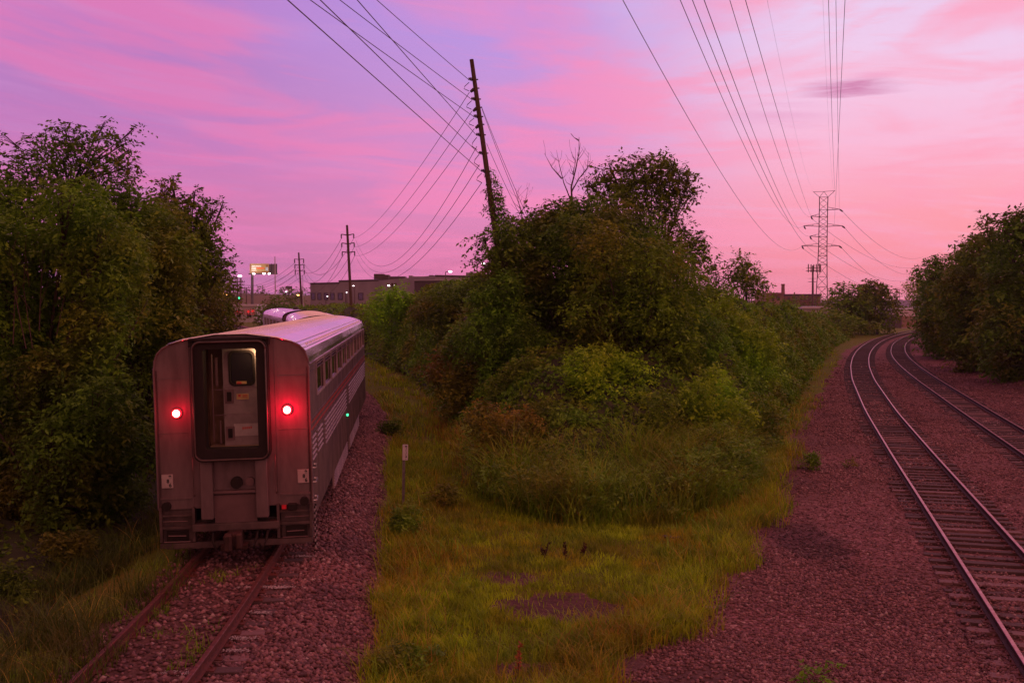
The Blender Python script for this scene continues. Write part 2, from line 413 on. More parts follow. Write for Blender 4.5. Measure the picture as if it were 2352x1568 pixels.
# ------------------------------------------------------------------ track alignments and terrain
LT = np.array([(-40, -4.0), (-15, -4.45), (0, -4.75), (10, -4.95), (16, -5.12), (20, -5.43), (33, -6.8), (45.8, -8.2), (60, -11.1), (73, -14.3), (85, -17.8), (98, -21.9), (130, -32), (190, -50), (245, -70), (300, -95), (420, -165)], float)
RT = np.array([(-40, -7.5), (-15, -0.2), (0, 4.25), (10, 7.15), (16, 8.82), (26, 11.56), (37, 14.56), (52, 18.75), (73, 25.01), (88, 29.84), (101, 34.31), (113, 38.67), (126, 43.68), (137, 48.16), (147, 52.45), (158, 57.43), (169, 62.72), (180, 68.4), (195, 76.92), (210, 86.6), (240, 107), (300, 152), (400, 235)], float)
R2T = np.array([(-40, -2.8), (0, 8.9), (30, 17.44), (40, 20.24), (52, 23.6), (73, 29.61), (88, 34.11), (101, 38.3), (113, 42.5), (126, 47.4), (137, 51.8), (147, 56.1), (158, 61.1), (169, 66.5), (180, 72.4), (195, 81.3), (210, 91.2), (240, 112), (300, 157), (400, 240)], float)
def smooth_path(A, n=5):
    y = np.arange(A[0, 0], A[-1, 0], 0.5); x = np.interp(y, A[:, 0], A[:, 1])
    k = np.hanning(29); k /= k.sum()
    xp = np.pad(x, 14, mode='edge'); xp[:14] = x[0] - (x[1] - x[0]) * np.arange(14, 0, -1); xp[-14:] = x[-1] + (x[-1] - x[-2]) * np.arange(1, 15)
    return y, np.convolve(xp, k, 'valid')
LY, LX = smooth_path(LT); RY, RX = smooth_path(RT)
def frame_at(PY, PX, Y):
    x = np.interp(Y, PY, PX); d = (np.interp(Y + 0.7, PY, PX) - np.interp(Y - 0.7, PY, PX)) / 1.4
    l = math.hypot(1, d); return x, (d / l, 1 / l)
def dist_to(PY, PX, X, Y):
    x = np.interp(Y, PY, PX); sl = (np.interp(Y + 1, PY, PX) - np.interp(Y - 1, PY, PX)) / 2
    return (X - x) / np.sqrt(1 + sl * sl)
R2Y, R2X = smooth_path(R2T)
GE_Y = np.array([-20, 5, 12, 15.6, 18.6, 21.7, 32, 45, 63, 90, 120, 155, 200, 300.])
GE_X = np.array([-3.0, -2.2, -0.6, 1.5, 3.3, 4.8, 8.4, 12.6, 18.8, 28.6, 38.9, 54.5, 80, 150.])
ZR, ZL = -0.6, 0.0
def zg(X, Y):
    X = np.asarray(X, float); Y = np.asarray(Y, float)
    dl = dist_to(LY, LX, X, Y); d2 = dist_to(R2Y, R2X, X, Y)
    ge = np.interp(Y, GE_Y, GE_X)
    zl = -0.19 - 0.42 * sstep(1.7, 3.1, np.abs(dl)) - 2.0 * sstep(-3.0, -7, dl)
    w = sstep(0, 1, (X - (LXi(Y) + 2.5)) / np.maximum(ge - LXi(Y) - 2.5, 1.0))
    z = zl * (1 - w) + (-0.785) * w
    for dd_ in (dist_to(RY, RX, X, Y), d2): z = z - 0.05 * sstep(1.6, 1.25, np.abs(dd_)) * (X > ge)
    z = z - 0.035 * sstep(1.6, 1.2, np.abs(dl)) * sstep(0.55, 0.75, dl) + 0.03 * sstep(0.62, 0.5, np.abs(dl)) + 0.03 * sstep(-0.8, -0.95, dl) * sstep(-1.9, -1.5, dl)
    z = z + 1.6 * sstep(3.6, 11, d2)
    z = z - 6.5 * sstep(212, 300, Y) * sstep(0.335, 0.36, X / np.maximum(Y, 1.0))
    z = z + (fbm(X * 0.5, Y * 0.5, 3) - 0.5) * 0.16 * sstep(2.2, 4, np.abs(dl)) * np.where(X < ge, 1, 0.25) * sstep(0.8, 2.2, np.abs(dist_to(RY, RX, X, Y)))
    z = z + (fbm(X * 0.02, Y * 0.02, 9) - 0.5) * 2.0 * sstep(150, 500, np.hypot(X, Y)) * (np.abs(dl) > 8) * (X < ge)
    return z
def LXi(Y): return np.interp(Y, LY, LX)

def dust(X, Y):
    d = dist_to(RY, RX, X, Y) + (fbm(X * 0.6, Y * 0.25, 88) - 0.5) * 1.6
    a = sstep(1.2, 0.3, np.abs(d + 4.3)) * sstep(24, 34, Y) * 0.8
    b = sstep(1.0, 0.3, np.hypot((X - 2.6) / 2.6, (Y - 14.6) / 2.2) + (fbm(X, Y, 89) - 0.5) * 0.9)
    c = 0.55 * sstep(0.5, 0.66, fbm(X * 0.4, Y * 0.25, 90))
    return np.maximum(np.maximum(a, b), c)
def ground():
    xs = np.unique(np.concatenate([np.arange(-16, 30, 0.22), np.linspace(-60, 100, 200), np.linspace(-400, 500, 90), np.array([-1500, -1100, -800, -550, 700, 1000, 1350, 1700])]))
    ys = np.unique(np.concatenate([np.arange(8, 42, 0.22), np.linspace(-30, 190, 260), np.linspace(190, 700, 70), np.array([850, 1100, 1400, 1700, 2000])]))
    X, Y = np.meshgrid(xs, ys); Z = zg(X, Y)
    V = np.stack([X, Y, Z], -1).reshape(-1, 3)
    nx, ny = len(xs), len(ys)
    i = np.arange(ny - 1)[:, None] * nx + np.arange(nx - 1)[None, :]
    Q = np.stack([i, i + 1, i + 1 + nx, i + nx], -1).reshape(-1, 4)
    dl = dist_to(LY, LX, X, Y); ge = np.interp(Y, GE_Y, GE_X); d2 = dist_to(R2Y, R2X, X, Y)
    wob = (fbm(X * 0.8, Y * 0.8, 21) - 0.5) * 1.6
    le = 2.65 + 0.35 * sstep(24, 14, Y) + 0.5 * (fbm(X * 0.5, Y * 0.3, 5) - 0.5)
    g = sstep(le - 0.1, le + 0.5, dl + wob * 0.35) * sstep(0.5, -0.6, X - ge + wob)
    g = np.maximum(g, sstep(-0.95, -1.5, dl + wob * 0.4) * sstep(-5.4, -3.4, dl + wob))
    g = np.maximum(g, sstep(4.0, 7.5, d2 + wob))
    # bare patches in the grass
    c = P(1310, 1385, 20); gx = (X - 1.15) / 1.35; gy = (Y - 18.9) / 0.95
    wob = wob + (fbm(X * 3.1, Y * 3.1, 61) - 0.5) * 1.3
    bare = sstep(1.25, 0.65, np.sqrt(gx ** 2 + gy ** 2) + wob * 0.75)
    bare = np.maximum(bare, 0.8 * sstep(1.2, 0.5, np.hypot((X - 0.35) / 0.8, (Y - 15.6) / 0.5) + wob * 0.8))
    bare = np.maximum(bare, 0.75 * sstep(1.2, 0.5, np.hypot((X + 0.1) / 0.7, (Y - 20.8) / 0.6) + wob * 0.4))
    g = g * (1 - bare)
    # track bed marks: dark soil band of track 2
    t2 = sstep(1.6, 1.0, np.abs(d2))
    m = bpy.data.materials.new('ground_cover'); m.use_nodes = True
    T = NT(m.node_tree); p = T.n['Principled BSDF']
    geo = T.new('ShaderNodeNewGeometry'); pos = geo.outputs['Position']
    a1 = T.new('ShaderNodeAttribute'); a1.attribute_name = 'grass'
    a2 = T.new('ShaderNodeAttribute'); a2.attribute_name = 'bare'
    vor = T.new('ShaderNodeTexVoronoi'); vor.inputs['Scale'].default_value = 16; T.link(pos, vor.inputs['Vector'])
    sc_ = T.new('ShaderNodeSeparateColor'); T.link(vor.outputs['Color'], sc_.inputs[0])
    stone = T.ramp(sc_.outputs[0], [(0, (0.104, 0.045, 0.046, 1)), (0.5, (0.194, 0.083, 0.089, 1)), (0.9, (0.285, 0.128, 0.133, 1)), (1, (0.414, 0.271, 0.248, 1))])
    big = T.noise(pos, 0.35, 4, 0.6)
    stone = T.mix(T.rng(big, 0.45, 0.7, 0, 0.65), stone, (0.085, 0.055, 0.06, 1))
    stone = dark_heap(T, pos, stone)
    grassc = T.mix(T.rng(T.noise(pos, 0.7, 4, 0.6), 0.35, 0.65), (0.15, 0.21, 0.010, 1), (0.18, 0.17, 0.013, 1))
    grassc = T.mix(T.rng(T.noise(pos, 25, 3, 0.6), 0.3, 0.7), grassc, T.mix(1.0, grassc, (0.5, 0.5, 0.5, 1), 'MULTIPLY'))
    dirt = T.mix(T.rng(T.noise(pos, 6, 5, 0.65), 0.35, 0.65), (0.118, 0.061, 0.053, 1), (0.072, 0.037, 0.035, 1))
    gf = T.rng(T.math('ADD', a1.outputs['Fac'], T.math('MULTIPLY', T.math('SUBTRACT', T.noise(pos, 9, 4, 0.7), 0.5), 0.7)), 0.35, 0.6)
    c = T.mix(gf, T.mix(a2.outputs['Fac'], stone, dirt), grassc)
    T.link(c, p.inputs['Base Color']); p.inputs['Roughness'].default_value = 0.95
    p.inputs['Specular IOR Level'].default_value = 0.2
    b = T.new('ShaderNodeBump'); b.inputs['Strength'].default_value = 0.8; b.inputs['Distance'].default_value = 0.03
    T.link(T.math('ADD', T.math('MULTIPLY', vor.outputs['Distance'], -1.6), T.noise(pos, 12, 4, 0.6)), b.inputs['Height'])
    T.link(b.outputs[0], p.inputs['Normal'])
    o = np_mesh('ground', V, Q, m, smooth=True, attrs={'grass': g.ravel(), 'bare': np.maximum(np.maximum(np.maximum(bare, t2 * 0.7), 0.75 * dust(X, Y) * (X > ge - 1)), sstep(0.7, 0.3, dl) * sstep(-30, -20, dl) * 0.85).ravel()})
    return tag(o, kind='structure'), g

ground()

# ------------------------------------------------------------------ loose ballast stones (uncountable)
OCT = np.array([(1, 0, 0), (-1, 0, 0), (0, 1, 0), (0, -1, 0), (0, 0, 1), (0, 0, -1)], float)
OCTF = np.array([(0, 2, 4), (2, 1, 4), (1, 3, 4), (3, 0, 4), (2, 0, 5), (1, 2, 5), (3, 1, 5), (0, 3, 5)])
def stones(name, X, Y, Z, size, label, m):
    n = len(X)
    V = OCT[None] * (0.75 + 0.5 * NR.random((n, 6, 1)))
    V = V + (NR.random((n, 6, 3)) - 0.5) * 0.5
    V *= np.array([1, 1, 0.7]) * (size[:, None, None])
    a = NR.random(n) * 6.28; ca, sa = np.cos(a)[:, None], np.sin(a)[:, None]
    Xr = V[:, :, 0] * ca - V[:, :, 1] * sa; Yr = V[:, :, 0] * sa + V[:, :, 1] * ca
    V = np.stack([Xr + X[:, None], Yr + Y[:, None], V[:, :, 2] + Z[:, None]], -1).reshape(-1, 3)
    Q = (np.arange(n)[:, None, None] * 6 + OCTF[None]).reshape(-1, 3)
    return tag(np_mesh(name, V, Q, m), label, 'gravel', kind='stuff')
def gen_stones():
    # right-hand ballast
    N = 300000
    Y = 11 + (NR.random(N) ** 1.8) * 95; X = np.interp(Y, GE_Y, GE_X) - 0.8 + NR.random(N) * np.minimum(16, 5 + Y * 0.35)
    d1 = np.abs(dist_to(RY, RX, X, Y)); ge = np.interp(Y, GE_Y, GE_X)
    keep = (X - ge + (fbm(X, Y, 5) - 0.5) * 1.5 > 0)
    inv = (X / Y < 0.54)
    on_tie = d1 < 1.35
    keep &= inv & (~on_tie | (NR.random(N) < 0.24 + 0.66 * sstep(0.45, 0.6, fbm(X * 0.8, Y * 0.8, 18)))) & (np.abs(d1 - 0.72) > 0.07)
    coarse = sstep(0.45, 0.65, fbm(X * 0.35, Y * 0.35, 8))
    keep &= NR.random(N) < (0.45 + 0.55 * coarse) * sstep(106, 45, Y)
    keep &= NR.random(N) > 0.8 * dust(X, Y)
    X, Y, d1, coarse = X[keep], Y[keep], d1[keep], coarse[keep]
    s = (0.010 + 0.022 * NR.random(len(X)) ** 2.2 + 0.010 * coarse) * (1 + Y / 60)
    stones('ballast', X, Y, zg(X, Y) + s * 0.25 + np.where(d1 < 1.35, 0.035, 0), s, 'crushed stone ballast around the two curving tracks on the right', M['stone'])
    N = 90000
    Y = 10 + (NR.random(N) ** 1.4) * 50; X = LXi(Y) - 3.0 + NR.random(N) * 6.2
    d = dist_to(LY, LX, X, Y)
    keep = (d < 2.8 + 0.35 * sstep(24, 14, Y) + 0.5 * (fbm(X * 0.5, Y * 0.3, 5) - 0.5)) & (d > -1.25) & (np.abs(np.abs(d) - 0.72) > 0.08)
    keep &= (d > 0.9) | (NR.random(N) < 0.34)
    X, Y, d = X[keep], Y[keep], d[keep]
    s = (0.022 + 0.030 * NR.random(len(X)) ** 1.5) * (1 + Y / 70)
    stones('ballast', X, Y, zg(X, Y) + s * 0.3, s, 'coarse pinkish ballast stones beside and between the rails under the train', M['stone'])
gen_stones()

# ------------------------------------------------------------------ railway tracks
def track(label, PY, PX, y0, y1, zr, shiny, tie_m, cant=0.0, group='railway tracks', drop=0.175):
    root = empty('railway_track', (0, 0, 0)); tag(root, label, 'railway track', group)
    prof = [(-0.065, -0.165), (0.065, -0.165), (0.065, -0.15), (0.010, -0.13), (0.010, -0.045), (0.036, -0.03), (0.036, -0.006), (0.028, 0), (-0.028, 0), (-0.036, -0.006), (-0.036, -0.03), (-0.010, -0.045), (-0.010, -0.13), (-0.065, -0.15)]
    mi = [0] * 14; mi[6] = 1; mi[7] = 1; mi[8] = 1
    ys = []; y = y0
    while y < y1:
        ys.append(y); y += 0.8 if y < 60 else 2.0
    for side in (-1, 1):
        path = []
        for y in ys:
            x, t = frame_at(PY, PX, y); r = Vector((t[1], -t[0], 0)); off = side * (0.7175 + 0.036)
            path.append((Vector((x + r.x * off, y + r.y * off, zr + side * cant / 2)), r))
        mb = MB(); mb.sweep(prof, path, mi)
        mb.build('rail', [M['rust'] if not shiny else M['rail_side'], (M['rail_top_worn'] if shiny == 2 else M['rail_top']) if shiny else M['rail_top_dull']], root)
    # sleepers: one mesh, repeated
    proto = None; k = 0; far = MB(); y = y0 + 0.3
    while y < y1:
        x, t = frame_at(PY, PX, y); ang = -math.atan2(t[0], t[1])
        jz = rnd.uniform(-0.02, 0.012); L = 2.6
        if k < 100 and y > 8:
            if proto is None:
                mb = MB(); mb.box((0, 0, -0.09), (L, 0.225, 0.18), 0, bevel=0.012)
                for s_ in (-1, 1): mb.box((s_ * 0.753, 0, 0.006), (0.36, 0.18, 0.02), 1)
                for s_ in (-1, 1):
                    for q in (-0.12, 0.12): mb.box((s_ * 0.753 + q, 0.04, 0.03), (0.03, 0.03, 0.04), 1)
                proto = mb.build('sleeper', [tie_m, M['rust']], root); o = proto
                alt = proto.data.copy(); alt.materials[0] = M['tie_light' if tie_m is M['tie'] else 'tie']
            else:
                o = proto.copy(); COL.objects.link(o); o.parent = root
                if rnd.random() < 0.3: o.data = alt
            o.location = (x + rnd.uniform(-0.05, 0.05), y, zr - drop + jz); o.rotation_euler = (0, -math.atan2(cant, 1.5), ang + rnd.gauss(0, 0.03))
            k += 1
        else:
            far.box((x, y, zr - drop - 0.09 + jz), (L, 0.225, 0.18), 0, rz=ang + rnd.uniform(-0.03, 0.03))
        y += rnd.uniform(0.5, 0.6)
    fo = far.build('sleeper', tie_m, root); fo['kind'] = 'stuff'
    return root
track('railway track with rusty rails that the train stands on', LY, LX, -8, 300, ZL, False, M['tie'], cant=0.0)
track('nearer of the two curving tracks, with bright polished rails', RY, RX, -4, 216, ZR, True, M['tie'])
track('outer curving track beside the right hand trees', R2Y, R2X, 4, 216, ZR, 2, M['tie'])
# pale salt-like crusts on the left sleeper ends
N = 2600
def crusts():
    X = []; Y = []; Z = []
    for (x, y) in ((610, 1349), (655, 1349), (600, 1408), (560, 1467), (545, 1495), (400, 1546), (415, 1548), (640, 1350), (700, 1278), (565, 1350)):
        d = ray(x, y); t = (-0.17 - 5) / d.z; p = CAM + d * t
        n = 90
        X += list(p.x + NR.normal(0, 0.11, n)); Y += list(p.y + NR.normal(0, 0.04, n)); Z += [-0.165] * n
    X, Y, Z = map(np.array, (X, Y, Z)); s = 0.006 + 0.012 * NR.random(len(X))
    o = stones('mineral_crust', X, Y, Z + 0.012, s, 'pale grains spilled on the sleeper ends in front of the train', M['white_paint'])
    o['category'] = 'spilled grain'
crusts()

# ------------------------------------------------------------------ train
ARCH = [(-1.50, 3.62), (-1.485, 3.78), (-1.43, 3.93), (-1.32, 4.04), (-1.15, 4.12), (-0.9, 4.19), (-0.6, 4.245), (-0.3, 4.275), (0, 4.285), (0.3, 4.275), (0.6, 4.245), (0.9, 4.19), (1.15, 4.12), (1.32, 4.04), (1.43, 3.93), (1.485, 3.78), (1.50, 3.62)]
def ring_path(y0, y1, n):
    return [(Vector((0, y0 + (y1 - y0) * i / n, 0)), Vector((1, 0, 0))) for i in range(n + 1)]
def rrect(cx, cz, w, h, r, n=5):
    pts = []
    for (sx, sz, a0) in ((1, 1, 0), (-1, 1, 90), (-1, -1, 180), (1, -1, 270)):
        for i in range(n + 1):
            a = math.radians(a0 + 90 * i / n)
            pts.append((cx + sx * (w / 2 - r) + r * math.cos(a), cz + sz * (h / 2 - r) + r * math.sin(a)))
    return pts
def frame_ring(mb, outer, inner, y0, y1, mi=0):
    n = len(outer)
    for i in range(n):
        j = (i + 1) % n; o, p, q, r = outer[i], outer[j], inner[j], inner[i]
        mb.face([(o[0], y0, o[1]), (p[0], y0, p[1]), (q[0], y0, q[1]), (r[0], y0, r[1])], mi)
        mb.face([(o[0], y1, o[1]), (p[0], y1, p[1]), (p[0], y0, p[1]), (o[0], y0, o[1])], mi)
        mb.face([(r[0], y0, r[1]), (q[0], y0, q[1]), (q[0], y1, q[1]), (r[0], y1, r[1])], mi)
def plate(mb, pts, y0, y1, mi=0):
    n = len(pts)
    mb.face([(a, y0, b) for a, b in pts], mi); mb.face([(a, y1, b) for a, b in reversed(pts)], mi)
    for i in range(n):
        j = (i + 1) % n
        mb.face([(pts[i][0], y0, pts[i][1]), (pts[i][0], y1, pts[i][1]), (pts[j][0], y1, pts[j][1]), (pts[j][0], y0, pts[j][1])], mi)

LEN = 25.6
def sides(root, m_side, windows, wz=(2.98, 3.62), flutes=True, skirts=True, L=LEN):
    zb = 0.62
    # side sheets with real openings for the windows
    for s in (-1, 1):
        mb = MB(); xo = 1.50 * s; xi = 1.44 * s
        ys = [0.0]
        for (a, b) in windows: ys += [a, b]
        ys.append(L)
        def panel(y0, y1, z0, z1, x=xo, mi=0): mb.box(((x + xi) / 2, (y0 + y1) / 2, (z0 + z1) / 2), (abs(x - xi), y1 - y0, z1 - z0), mi)
        panel(0, L, zb, wz[0]); panel(0, L, wz[1], 3.62)
        for i in range(0, len(ys), 2): panel(ys[i], ys[i + 1], wz[0], wz[1])
        # belt rails
        for z in (3.66, 3.58, 3.50): mb.box((s * 1.512, L / 2, z), (0.03, L, 0.022), 0)
        for z in (2.56, 2.30): mb.box((s * 1.506, L / 2, z), (0.02, L, 0.03), 0)
        mb.build('side_wall', [m_side], root)
        st = MB()
        for z in (2.50, 2.37): st.box((s * 1.503, L / 2, z), (0.012, L, 0.042), 0)
        st.build('stripe', M['red_paint'], root)
        if flutes:
            fl = MB()
            for i in range(6):
                z = 2.20 - i * 0.105
                for (a, b) in ((0.12, 0.95), (1.3, 2.6), (3.3, 11.4), (12.6, 24.9)):
                    if b - a < 2 and i > 4: continue
                    fl.tube([(s * 1.507, a, z), (s * 1.507, b, z)], 0.024, 6)
            fl.build('fluting', M['flute_metal'], root)
        if skirts:
            sk = MB()
            for (a, b) in ((6.2, 12.0), (13.3, 19.5)):
                sk.box((s * 1.44, (a + b) / 2, 0.42), (0.04, b - a, 0.58), 0)
                for i in range(8): sk.tube([(s * 1.468, a + 0.02, 0.18 + i * 0.07), (s * 1.468, b - 0.02, 0.18 + i * 0.07)], 0.018, 5)
            sk.build('skirt', M['flute_metal'], root)
        for (a, b) in windows:
            fr = MB(); y0, y1 = a, b
            w_, z0, z1 = 0.055, wz[0], wz[1]
            x = s * 1.508
            fr.box((x, (y0 + y1) / 2, z1 + w_ / 2), (0.03, y1 - y0 + 2 * w_, w_)); fr.box((x, (y0 + y1) / 2, z0 - w_ / 2), (0.03, y1 - y0 + 2 * w_, w_))
            fr.box((x, y0 - w_ / 2, (z0 + z1) / 2), (0.03, w_, z1 - z0)); fr.box((x, y1 + w_ / 2, (z0 + z1) / 2), (0.03, w_, z1 - z0))
            wf = fr.build('window', M['flute_metal'], root)
            g = MB(); g.box((s * 1.472, (y0 + y1) / 2, (z0 + z1) / 2), (0.02, y1 - y0 + 0.04, z1 - z0 + 0.04))
            g.build('pane', M['glass'], wf)
def roof(root, m, L=LEN, ribs=True):
    mb = MB()
    mb.sweep(ARCH, ring_path(0, L, 26), 0, closed=False, caps=False)
    if ribs:
        for (x, z) in ((1.33, 4.035), (1.40, 3.985), (1.24, 4.088), (-1.33, 4.035), (-1.24, 4.088)):
            mb.tube([(x, 0.02, z + 0.008), (x, L, z + 0.008)], 0.013, 5)
        for i in range(46):       # cross seams of the roof sheets
            y = 0.5 + i * (L - 0.8) / 46
            pts = [(a * 0.96, y, b + 0.003) for a, b in ARCH[4:13]]
            mb.tube(pts, 0.008, 4)
        for i in range(30):
            y = 1.2 + i * (L - 2) / 30
            mb.box((1.36, y, 4.02), (0.05, 0.10, 0.03))
    return mb.build('roof', m, root, smooth=False)
def under(root, L=LEN, detailed=True):
    mb = MB(); mb.box((0, L / 2, 0.62), (2.7, L - 0.2, 0.16)); mb.build('underframe', M['dark_metal'], root)
    for yb in (3.6, L - 3.6):
        b = MB()
        for s in (-1, 1):
            b.box((s * 1.05, yb, 0.48), (0.14, 3.1, 0.2), 0, bevel=0.03)
            b.box((s * 1.16, yb, 0.30), (0.1, 0.7, 0.25))
        b.box((0, yb, 0.45), (2.1, 0.5, 0.2))
        bo = b.build('bogie', M['dark_metal'], root)
        for s in (-1, 1):
            for q in (-1.25, 1.25):
                w = MB(); w.disc((s * 0.76, yb + q, 0.46), 0.455, 'x', 0.12, 28); w.disc((s * 0.70, yb + q, 0.46), 0.48, 'x', 0.03, 28)
                w.build('wheel', M['dark_metal'], bo, smooth=False)
WINS = [(1.55 + i * 2.16, 1.55 + i * 2.16 + 1.82) for i in range(11)]

def train_car():
    x0, t = -5.43, None
    root = empty('passenger_car', (-5.38, 20.0, 0.0), (0, math.radians(-1.3), math.radians(5.8))); root.scale = (0.985, 1, 1.015)
    tag(root, 'silver passenger rail car at the rear of the train with two lit red tail lamps', 'train car', 'cars of the passenger train')
    sides(root, M['steel_side'], WINS)
    roof(root, M['roof_metal']); under(root)
    # end wall with a real doorway
    mb = MB()
    dw, d0, d1 = 0.60, 2.02, 4.02
    lp = [(a, b) for a, b in ARCH if a < -dw]; rp = [(a, b) for a, b in ARCH if a > dw]
    plate(mb, [(-1.5, 0.95)] + lp + [(-dw, 4.245), (-dw, 0.95)], 0.0, 0.08)
    plate(mb, [(dw, 0.95), (dw, 4.245)] + rp + [(1.5, 0.95)], 0.0, 0.08)
    mid = [(a, b) for a, b in ARCH if abs(a) <= dw]
    plate(mb, [(-dw, d1)] + [(-dw, 4.245)] + mid[1:-1] + [(dw, 4.245), (dw, d1)], 0.0, 0.08)
    plate(mb, [(-dw, 0.95), (-dw, d0), (dw, d0), (dw, 0.95)], 0.0, 0.08)
    # edge bead round the end, seams
    mb.tube([(-1.5, -0.01, 0.95)] + [(a, -0.01, b) for a, b in ARCH] + [(1.5, -0.01, 0.95)], 0.022, 6)
    for x in (-0.83, 0.84): mb.box((x, -0.008, 2.6), (0.025, 0.018, 3.1))
    mb.box((-1.16, -0.008, 1.16), (0.62, 0.03, 0.035)); mb.box((1.15, -0.008, 1.16), (0.62, 0.03, 0.035))
    for x in (-1.42, -0.90, 0.90, 1.42):
        for k in range(26): mb.disc((x, -0.003, 1.25 + k * 0.103), 0.009, 'y', 0.014, 6)
    for z in (2.42, 3.45):
        for s_ in (-1, 1): mb.box((s_ * 1.16, -0.004, z), (0.60, 0.010, 0.012))
    mb.build('end_wall', M['steel_end'], root)
    for (pts) in ([(-0.80, -0.05, 1.20), (-0.80, -0.09, 1.24), (-0.80, -0.09, 1.9), (-0.80, -0.05, 1.94)], [(0.80, -0.05, 1.20), (0.80, -0.09, 1.24), (0.80, -0.09, 1.9), (0.80, -0.05, 1.94)]):
        k = MB(); k.tube(pts, 0.014, 6); k.build('grab_iron', M['steel'], root, smooth=True)
    rl = MB(); rl.tube([(-1.2, -0.02, 4.115), (-0.9, -0.03, 4.2), (-0.3, -0.04, 4.285), (0.3, -0.04, 4.285), (0.9, -0.03, 4.2), (1.2, -0.02, 4.115)], 0.02, 6)
    rl.build('rain_gutter', M['roof_metal'], root, smooth=True)
    # diaphragm
    o1 = rrect(0, 3.03, 1.46, 2.30, 0.16); i1 = rrect(0, 3.06, 1.02, 1.90, 0.05)
    d = MB()
    frame_ring(d, o1, rrect(0, 3.03, 1.36, 2.2, 0.14), -0.30, 0.0)
    frame_ring(d, rrect(0, 3.03, 1.36, 2.2, 0.14), i1, -0.26, 0.1)
    dia = d.build('diaphragm', M['rubber'], root)
    b = MB(); o2 = rrect(0, 3.03, 1.40, 2.24, 0.15)
    b.tube([(a, -0.31, c) for a, c in o2] + [(o2[0][0], -0.31, o2[0][1])], 0.018, 6)
    b.build('rim', M['frame_grey'], dia, smooth=True)
    hood = MB(); hood.box((0, -0.12, 4.2), (1.56, 0.26, 0.05), 0, bevel=0.02); hood.box((-0.74, -0.1, 4.13), (0.09, 0.2, 0.14)); hood.box((0.72, -0.1, 4.13), (0.07, 0.2, 0.12))
    hood.build('hood', M['rubber'], dia)
    # vestibule box behind the doorway, and the door
    v = MB()
    v.face([(-0.6, 0.08, 2.05), (-0.6, 0.75, 2.05), (-0.6, 0.75, 4.02), (-0.6, 0.08, 4.02)]); v.face([(0.6, 0.08, 2.05), (0.6, 0.08, 4.02), (0.6, 0.75, 4.02), (0.6, 0.75, 2.05)])
    v.face([(-0.6, 0.08, 4.02), (-0.6, 0.75, 4.02), (0.6, 0.75, 4.02), (0.6, 0.08, 4.02)]); v.face([(-0.6, 0.75, 2.05), (0.6, 0.75, 2.05), (0.6, 0.75, 4.02), (-0.6, 0.75, 4.02)])
    ves = v.build('vestibule', M['brown_panel'], root)
    st = MB(); st.box((0, 0.25, 2.06), (1.06, 0.9, 0.07)); 
    for i in range(12): st.box((-0.5 + i * 0.09, -0.05, 2.10), (0.05, 0.28, 0.012))
    st.build('threshold', M['tan_wall'], root)
    dr = MB()
    # door slab with window hole
    xa, xb = -0.235, 0.60; wx0, wx1, wz0, wz1 = -0.09, 0.37, 3.29, 3.92
    dr.box(((xa + xb) / 2, 0.36, (2.1 + wz0) / 2), (xb - xa, 0.06, wz0 - 2.1)); dr.box(((xa + xb) / 2, 0.36, (wz1 + 4.02) / 2), (xb - xa, 0.06, 4.02 - wz1))
    dr.box(((xa + wx0) / 2, 0.36, (wz0 + wz1) / 2), (wx0 - xa, 0.06, wz1 - wz0)); dr.box(((wx1 + xb) / 2, 0.36, (wz0 + wz1) / 2), (xb - wx1, 0.06, wz1 - wz0))
    dr.box((0.16, 0.325, 3.245), (0.82, 0.012, 0.012)); dr.box((0.16, 0.325, 2.72), (0.82, 0.01, 0.008))
    door = dr.build('door', M['door_metal'], root)
    wf = MB(); frame_ring(wf, rrect(0.14, 3.605, 0.52, 0.69, 0.11), rrect(0.14, 3.605, 0.44, 0.61, 0.09), 0.30, 0.34)
    wf.build('window_frame', M['rubber'], door)
    g = MB(); g.box((0.14, 0.37, 3.605), (0.5, 0.01, 0.67)); g.build('pane', M['glass'], door)
    stk = MB(); stk.box((0.13, 0.318, 3.315), (0.20, 0.012, 0.07)); stk.box((0.14, 0.325, 3.05), (0.24, 0.008, 0.11))
    stk.build('notice', M['yellow_sticker'], door)
    r1 = MB(); r1.box((0.085, 0.309, 3.315), (0.09, 0.006, 0.05)); r1.box((0.08, 0.318, 3.07), (0.05, 0.006, 0.05)); r1.box((0.19, 0.318, 3.075), (0.1, 0.006, 0.015)); r1.box((0.19, 0.318, 3.045), (0.1, 0.006, 0.01))
    for i in range(5): r1.box((0.13 + i * 0.04, 0.316, 2.43 + 0.003 * i), (0.026, 0.006, 0.045))
    r1.build('red_lettering', M['red_sticker'], door)
    wp = MB(); wp.box((0.22, 0.322, 2.40), (0.54, 0.008, 0.24)); wp.build('label_panel', M['white_paint'], door)
    for z in (3.06, 2.34):
        h = MB(); h.box((-0.12, 0.318, z), (0.17, 0.02, 0.27), 0); h.box((-0.12, 0.300, z), (0.085, 0.02, 0.18), 1)
        h.build('latch_plate', [M['steel'], M['rubber']], door)
    # left inner fittings
    ih = MB(); ih.tube([(-0.42, 0.18, 2.2), (-0.42, 0.18, 3.9)], 0.014, 6); ih.tube([(-0.30, 0.26, 2.15), (-0.30, 0.26, 2.6)], 0.018, 6); ih.box((-0.32, 0.3, 3.2), (0.25, 0.02, 0.015)); ih.box((-0.32, 0.3, 2.7), (0.25, 0.02, 0.015))
    ih.box((-0.36, 0.35, 3.55), (0.05, 0.02, 0.55)); ih.build('grab_rail', M['steel'], ves)
    tl = MB(); tl.tube([(0.505, 0.20, 3.97), (0.57, 0.24, 3.6)], [0.03, 0.012], 8)
    tl.build('cabin_lamp', M['tube_light'], ves)
